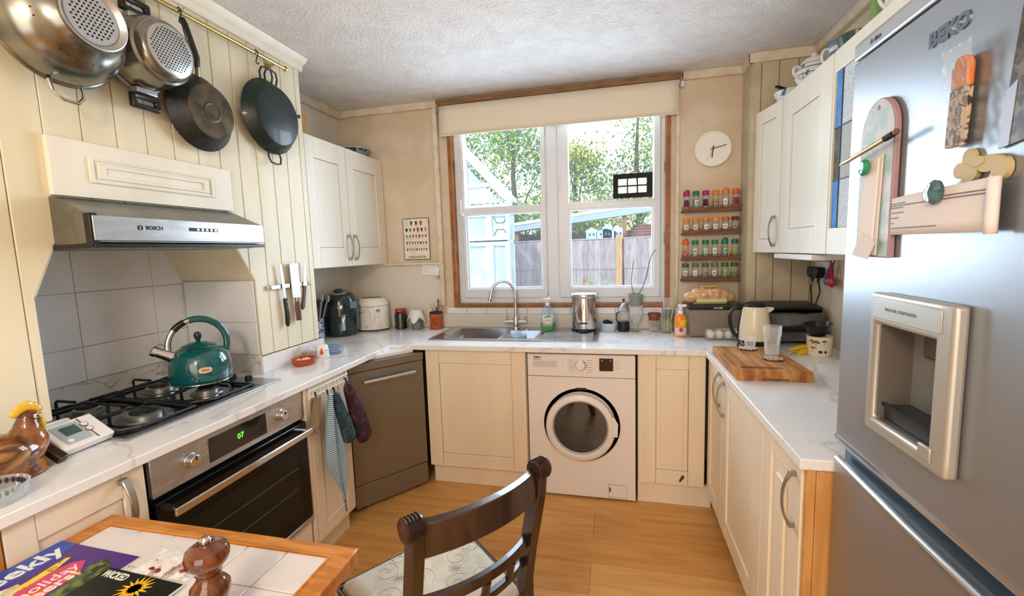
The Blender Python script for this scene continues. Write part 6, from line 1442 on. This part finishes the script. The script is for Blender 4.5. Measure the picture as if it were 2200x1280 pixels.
# conservatory of the house next door
cv = thing('conservatory', 'white conservatory with sloping glass roof seen through the left casement', 'conservatory', (0, 3.0, -.3))
U = mat('conservatory_white', 'c4d0da', .35)
PG = mat('conservatory_glass', '9fb8c4', .12, col2='b7cad2', scale=3, spec=.8)
X1 = -1.15; XL_ = -3.6
def rect_frame(x0, x1, z0, z1, t_=.05, nm='frame', pane=True):
    f = G().cells([x0, x0 + t_, x1 - t_, x1], [z0, z0 + t_, z1 - t_, z1], lambda i, j: i != 1 or j != 1, -.04, .04, 'y').ob(nm, U, cv, bev=.006)
    if pane: G().bx(x0 + t_, x1 - t_, -.005, .005, z0 + t_, z1 - t_).ob('pane', PG, f)
    return f
xs_c = [-3.54, -2.95, -2.35, -1.80, -1.44, X1]
for a, b in zip(xs_c[:-1], xs_c[1:]):
    rect_frame(a, b, 0.3, 1.86, .055); f = rect_frame(a, b, 1.88, 2.26, .045)
G().tube([(-1.37, -.012, 2.20), (-1.33, -.012, 2.12), (-1.23, -.012, 2.12), (-1.19, -.012, 2.20)], .005, 5).tube([(-1.37, -.012, 1.95), (-1.33, -.012, 2.03), (-1.23, -.012, 2.03), (-1.19, -.012, 1.95)], .005, 5).ob('leading', mat('lead_came', '33383c', .45, .5), cv)
G().bx(XL_, X1, -.06, .3, 0, .3).ob('base_wall', mat('base_brick', 'b9a89c', .8), cv)
G().bx(XL_, X1 + .03, -.09, .05, 2.27, 2.37).ob('eaves_beam', U, cv, bev=.01)
pk_x, pk_z = -2.6, 3.98
def roofz(x): return 2.37 + (X1 - x) / (X1 - pk_x) * (pk_z - 2.37)
G().prism([(X1 + .05, 2.33), (pk_x, pk_z), (pk_x, pk_z + .11), (X1 + .05, 2.43)], -.12, .0, 'y').ob('bargeboard', U, cv, bev=.01)
G().prism([(XL_, 2.33 + .3), (pk_x, pk_z), (pk_x, pk_z + .11), (XL_, 2.44 + .3)], -.12, .0, 'y').ob('bargeboard', U, cv, bev=.01)
G().prism([(X1 - .12, 2.40), (pk_x, pk_z - .12), (XL_ + .1, 2.65), (XL_ + .1, 2.40)], -.01, .01, 'y').ob('gable_pane', PG, cv)
for x in (-1.75, -2.15, -2.9): G().bx(x - .02, x + .02, -.03, .03, 2.37, min(roofz(x), pk_z) - .02 if x > pk_x else 3.2).ob('gable_bar', U, cv)
G().prism([(X1 - .1, 2.62), (-1.9, 2.62), (-1.9, 2.68), (X1 - .16, 2.68)], -.03, .03, 'y').ob('gable_bar', U, cv)
G().prism([(X1 + .05, 2.40), (pk_x, pk_z + .06), (pk_x, pk_z + .09), (X1 + .05, 2.43)], .0, .34, 'y').ob('roof_glass', mat('roof_glass', 'b9cfdc', .15, spec=.8), cv)
for y in (.30,): G().prism([(X1 + .05, 2.42), (pk_x, pk_z + .08), (pk_x, pk_z + .12), (X1 + .05, 2.46)], y - .02, y + .02, 'y').ob('roof_bar', U, cv)
for z in (1.86, 2.26, .3): G().bx(X1 - .04, X1, .0, .3, z - .03, z + .03).ob('side_rail', U, cv)
for y in (.28,): G().bx(X1 - .04, X1, y - .03, y + .03, .3, 2.3).ob('side_post', U, cv)
G().bx(X1 - .03, X1 - .01, .02, .28, .3, 2.3).ob('side_pane', PG, cv)
# neighbour's house behind the trees
hs_ = thing('neighbour_house', 'pale brick neighbouring house wall and tiled roof behind the trees', 'house', (3.2, 15, -.3))
G().bx(-2.4, 5, 0, 4, 0, 4.6).ob('wall', mat('pale_brick', 'd3cdca', .9, col2='c5bdb8', scale=12, stretch=(1, 1, 3)), hs_)
G().prism([(-.4, 4.4), (2.0, 6.9), (4.4, 6.9), (4.4, 4.4)], 0, 0, 'y') if 0 else None
rfm = mat('roof_tile', 'cfc8c6', .85, col2='c0b8b6', scale=6)
rp = G().prism([(-.5, 4.5), (.7, 4.5), (4.2, 7.2), (-.3, 7.2)], 4, 4.1, 'z') if 0 else G().add([(-2.7, -.4, 4.4), (5.3, -.4, 4.4), (5.3, 2, 6.9), (-2.7, 2, 6.9), (-2.7, 2, 6.7), (5.3, 2, 6.7), (5.3, -.4, 4.3), (-2.7, -.4, 4.3)], [(0, 1, 2, 3), (4, 5, 6, 7), (0, 3, 4, 7), (1, 6, 5, 2), (3, 2, 5, 4), (0, 7, 6, 1)]).ob('roof', rfm, hs_)
g = G()
for q in range(22):
    t_ = q / 22; y = -.4 + 2.4 * t_; z = 4.4 + 2.5 * t_; g.bx(-2.7, 5.3, y - .02, y + .06, z - .01, z + .045)
g.ob('tile_courses', rfm, hs_)['kind'] = 'stuff'
# trees
LM = [mat('leaf_yellow', 'a3a92c', .7), mat('leaf_green', '6f9a3c', .7) if 0 else mat('leaf_mid', '648c30', .7), mat('leaf_dark', '43682c', .7), mat('leaf_gold', 'cbbb38', .7)]
for m_ in LM:
    b_ = m_.node_tree.nodes['Principled BSDF']; b_.inputs['Subsurface Weight'].default_value = 0
def tree(name, label, x, y, h, crown, n, mix, seed, sx=1, group=None):
    rg = np.random.default_rng(seed); t = thing(name, label, 'tree', (x, y, -.3), group=group)
    bk_ = mat('bark', '5b4a3c', .9, col2='44372c', scale=20, bump=.4)
    G().tube([(0, 0, 0), (.05, 0, h * .35), (-.05, .05, h * .7), (0, 0, h * .95)], [.13, .10, .06, .02], 8).ob('trunk', bk_, t)
    cents = []
    for q in range(16):
        a = rg.uniform(0, 6.28); zc = rg.uniform(.28, 1.0) * h; rr = crown * rg.uniform(.15, 1) * (1.1 - abs(zc / h - .6))
        p = np.array([rr * cos(a) * sx, rr * sin(a) * .6, zc]); cents.append(p)
        G().tube([(0, 0, zc * .62), (p[0] * .5, p[1] * .5, zc * .85), tuple(p)], [.035, .02, .006], 5).ob('branch', bk_, t) if q < 9 else None
    cents = np.array(cents); cl = rg.integers(0, len(cents), n)
    P = cents[cl] + rg.normal(0, 1, (n, 3)) * np.array([.36, .28, .30]) * crown * .55
    S = rg.uniform(.035, .065, (n, 1)); U_ = rg.normal(0, 1, (n, 3)); U_ /= np.linalg.norm(U_, axis=1, keepdims=True)
    V_ = np.cross(U_, rg.normal(0, 1, (n, 3))); V_ /= np.linalg.norm(V_, axis=1, keepdims=True)
    vs = np.stack([P - U_ * S, P - V_ * S * .45, P + U_ * S, P + V_ * S * .45], 1).reshape(-1, 3)
    me = bpy.data.meshes.new('foliage'); me.vertices.add(4 * n); me.vertices.foreach_set('co', vs.astype(np.float32).ravel())
    me.loops.add(4 * n); me.loops.foreach_set('vertex_index', np.arange(4 * n, dtype=np.int32)); me.polygons.add(n)
    me.polygons.foreach_set('loop_start', np.arange(0, 4 * n, 4, dtype=np.int32)); 
    for m_ in LM: me.materials.append(m_)
    cm = rg.choice(4, len(cents), p=mix); mi = np.where(rg.random(n) < .6, cm[cl], rg.choice(4, n, p=mix)).astype(np.int32)
    me.polygons.foreach_set('material_index', mi); me.update(calc_edges=True); me.validate()
    o = bpy.data.objects.new('foliage', me); C.objects.link(o); o.parent = t; o['kind'] = 'stuff'
tree('garden_tree', 'tall yellow-green tree behind the conservatory roof', -2.2, 8.2, 5.2, 1.7, 13000, [.30, .38, .20, .12], 3)
tree('garden_tree', 'bushy mid-green tree behind the shelter, in the middle of the view', -.7, 8.9, 4.4, 1.5, 9500, [.34, .30, .12, .24], 5)
tree('garden_tree', 'loose airy green tree in front of the neighbouring house', .9, 9.4, 5.6, 1.8, 6000, [.22, .42, .26, .10], 11)
tree('garden_tree', 'far dark green tree at the fence corner seen in the left casement', -4.4, 9.6, 5.4, 1.8, 7000, [.15, .40, .40, .05], 17)
# low plant in front of the fence
lp = thing('garden_plant', 'low leafy plant with a red tip growing in front of the fence', 'plant', (-.14, 3.9, -.3))
g = G()
for q in range(26):
    a = rnd.random() * 6.3; L = rnd.uniform(.05, .13); x = rnd.uniform(-.22, .25); z = rnd.uniform(.95, 1.22)
    g.add([(x, 0, z), (x + L * .5 * cos(a), .03, z + L * .35), (x + L * cos(a), .0, z + L * .1), (x + L * .5 * cos(a), -.03, z - L * .1)], [(0, 1, 2, 3)])
g.ob('leaves', LM[1], lp, ang=0)['kind'] = 'stuff'
for x in (-.15, 0, .14): G().tube([(x * .3, 0, 0), (x, 0, 1.0), (x * 1.2, 0, 1.2)], .008, 5).ob('stem', mat('pale_stalk', 'b9c486', .5), lp)
G().sph((-.05, -.01, 1.24), (.02, .02, .04), 6).ob('red_tip', mat('red_tip', 'a8503f', .6), lp)

# small framed panel of six glass blocks hung on the right casement
gp6 = thing('stained_glass_panel', 'black framed panel of six textured glass squares hanging on the right casement', 'glass panel', (.384, .008, 1.752))
G().cells([-.124, -.092, -.036, -.030, .026, .032, .088, .124], [0, .030, .073, .080, .123, .155], lambda i, j: i in (0, 2, 4, 6) or j in (0, 2, 4), -.006, .004, 'y').ob('frame', M['mattblack'], gp6, bev=.001)
tg6 = mat('textured_glass', 'b3ad62', .2, trans=.75, col2='e6e8d8', scale=60, bump=.9, bscale=90, ramp=(.42, .55))
for i_ in (-.064, -.002, .060):
    for j_ in (.0515, .1015): G().bx(i_ - .0275, i_ + .0275, -.005, .003, j_ - .0210, j_ + .0210).ob('glass_square', tg6, gp6, bev=.006)
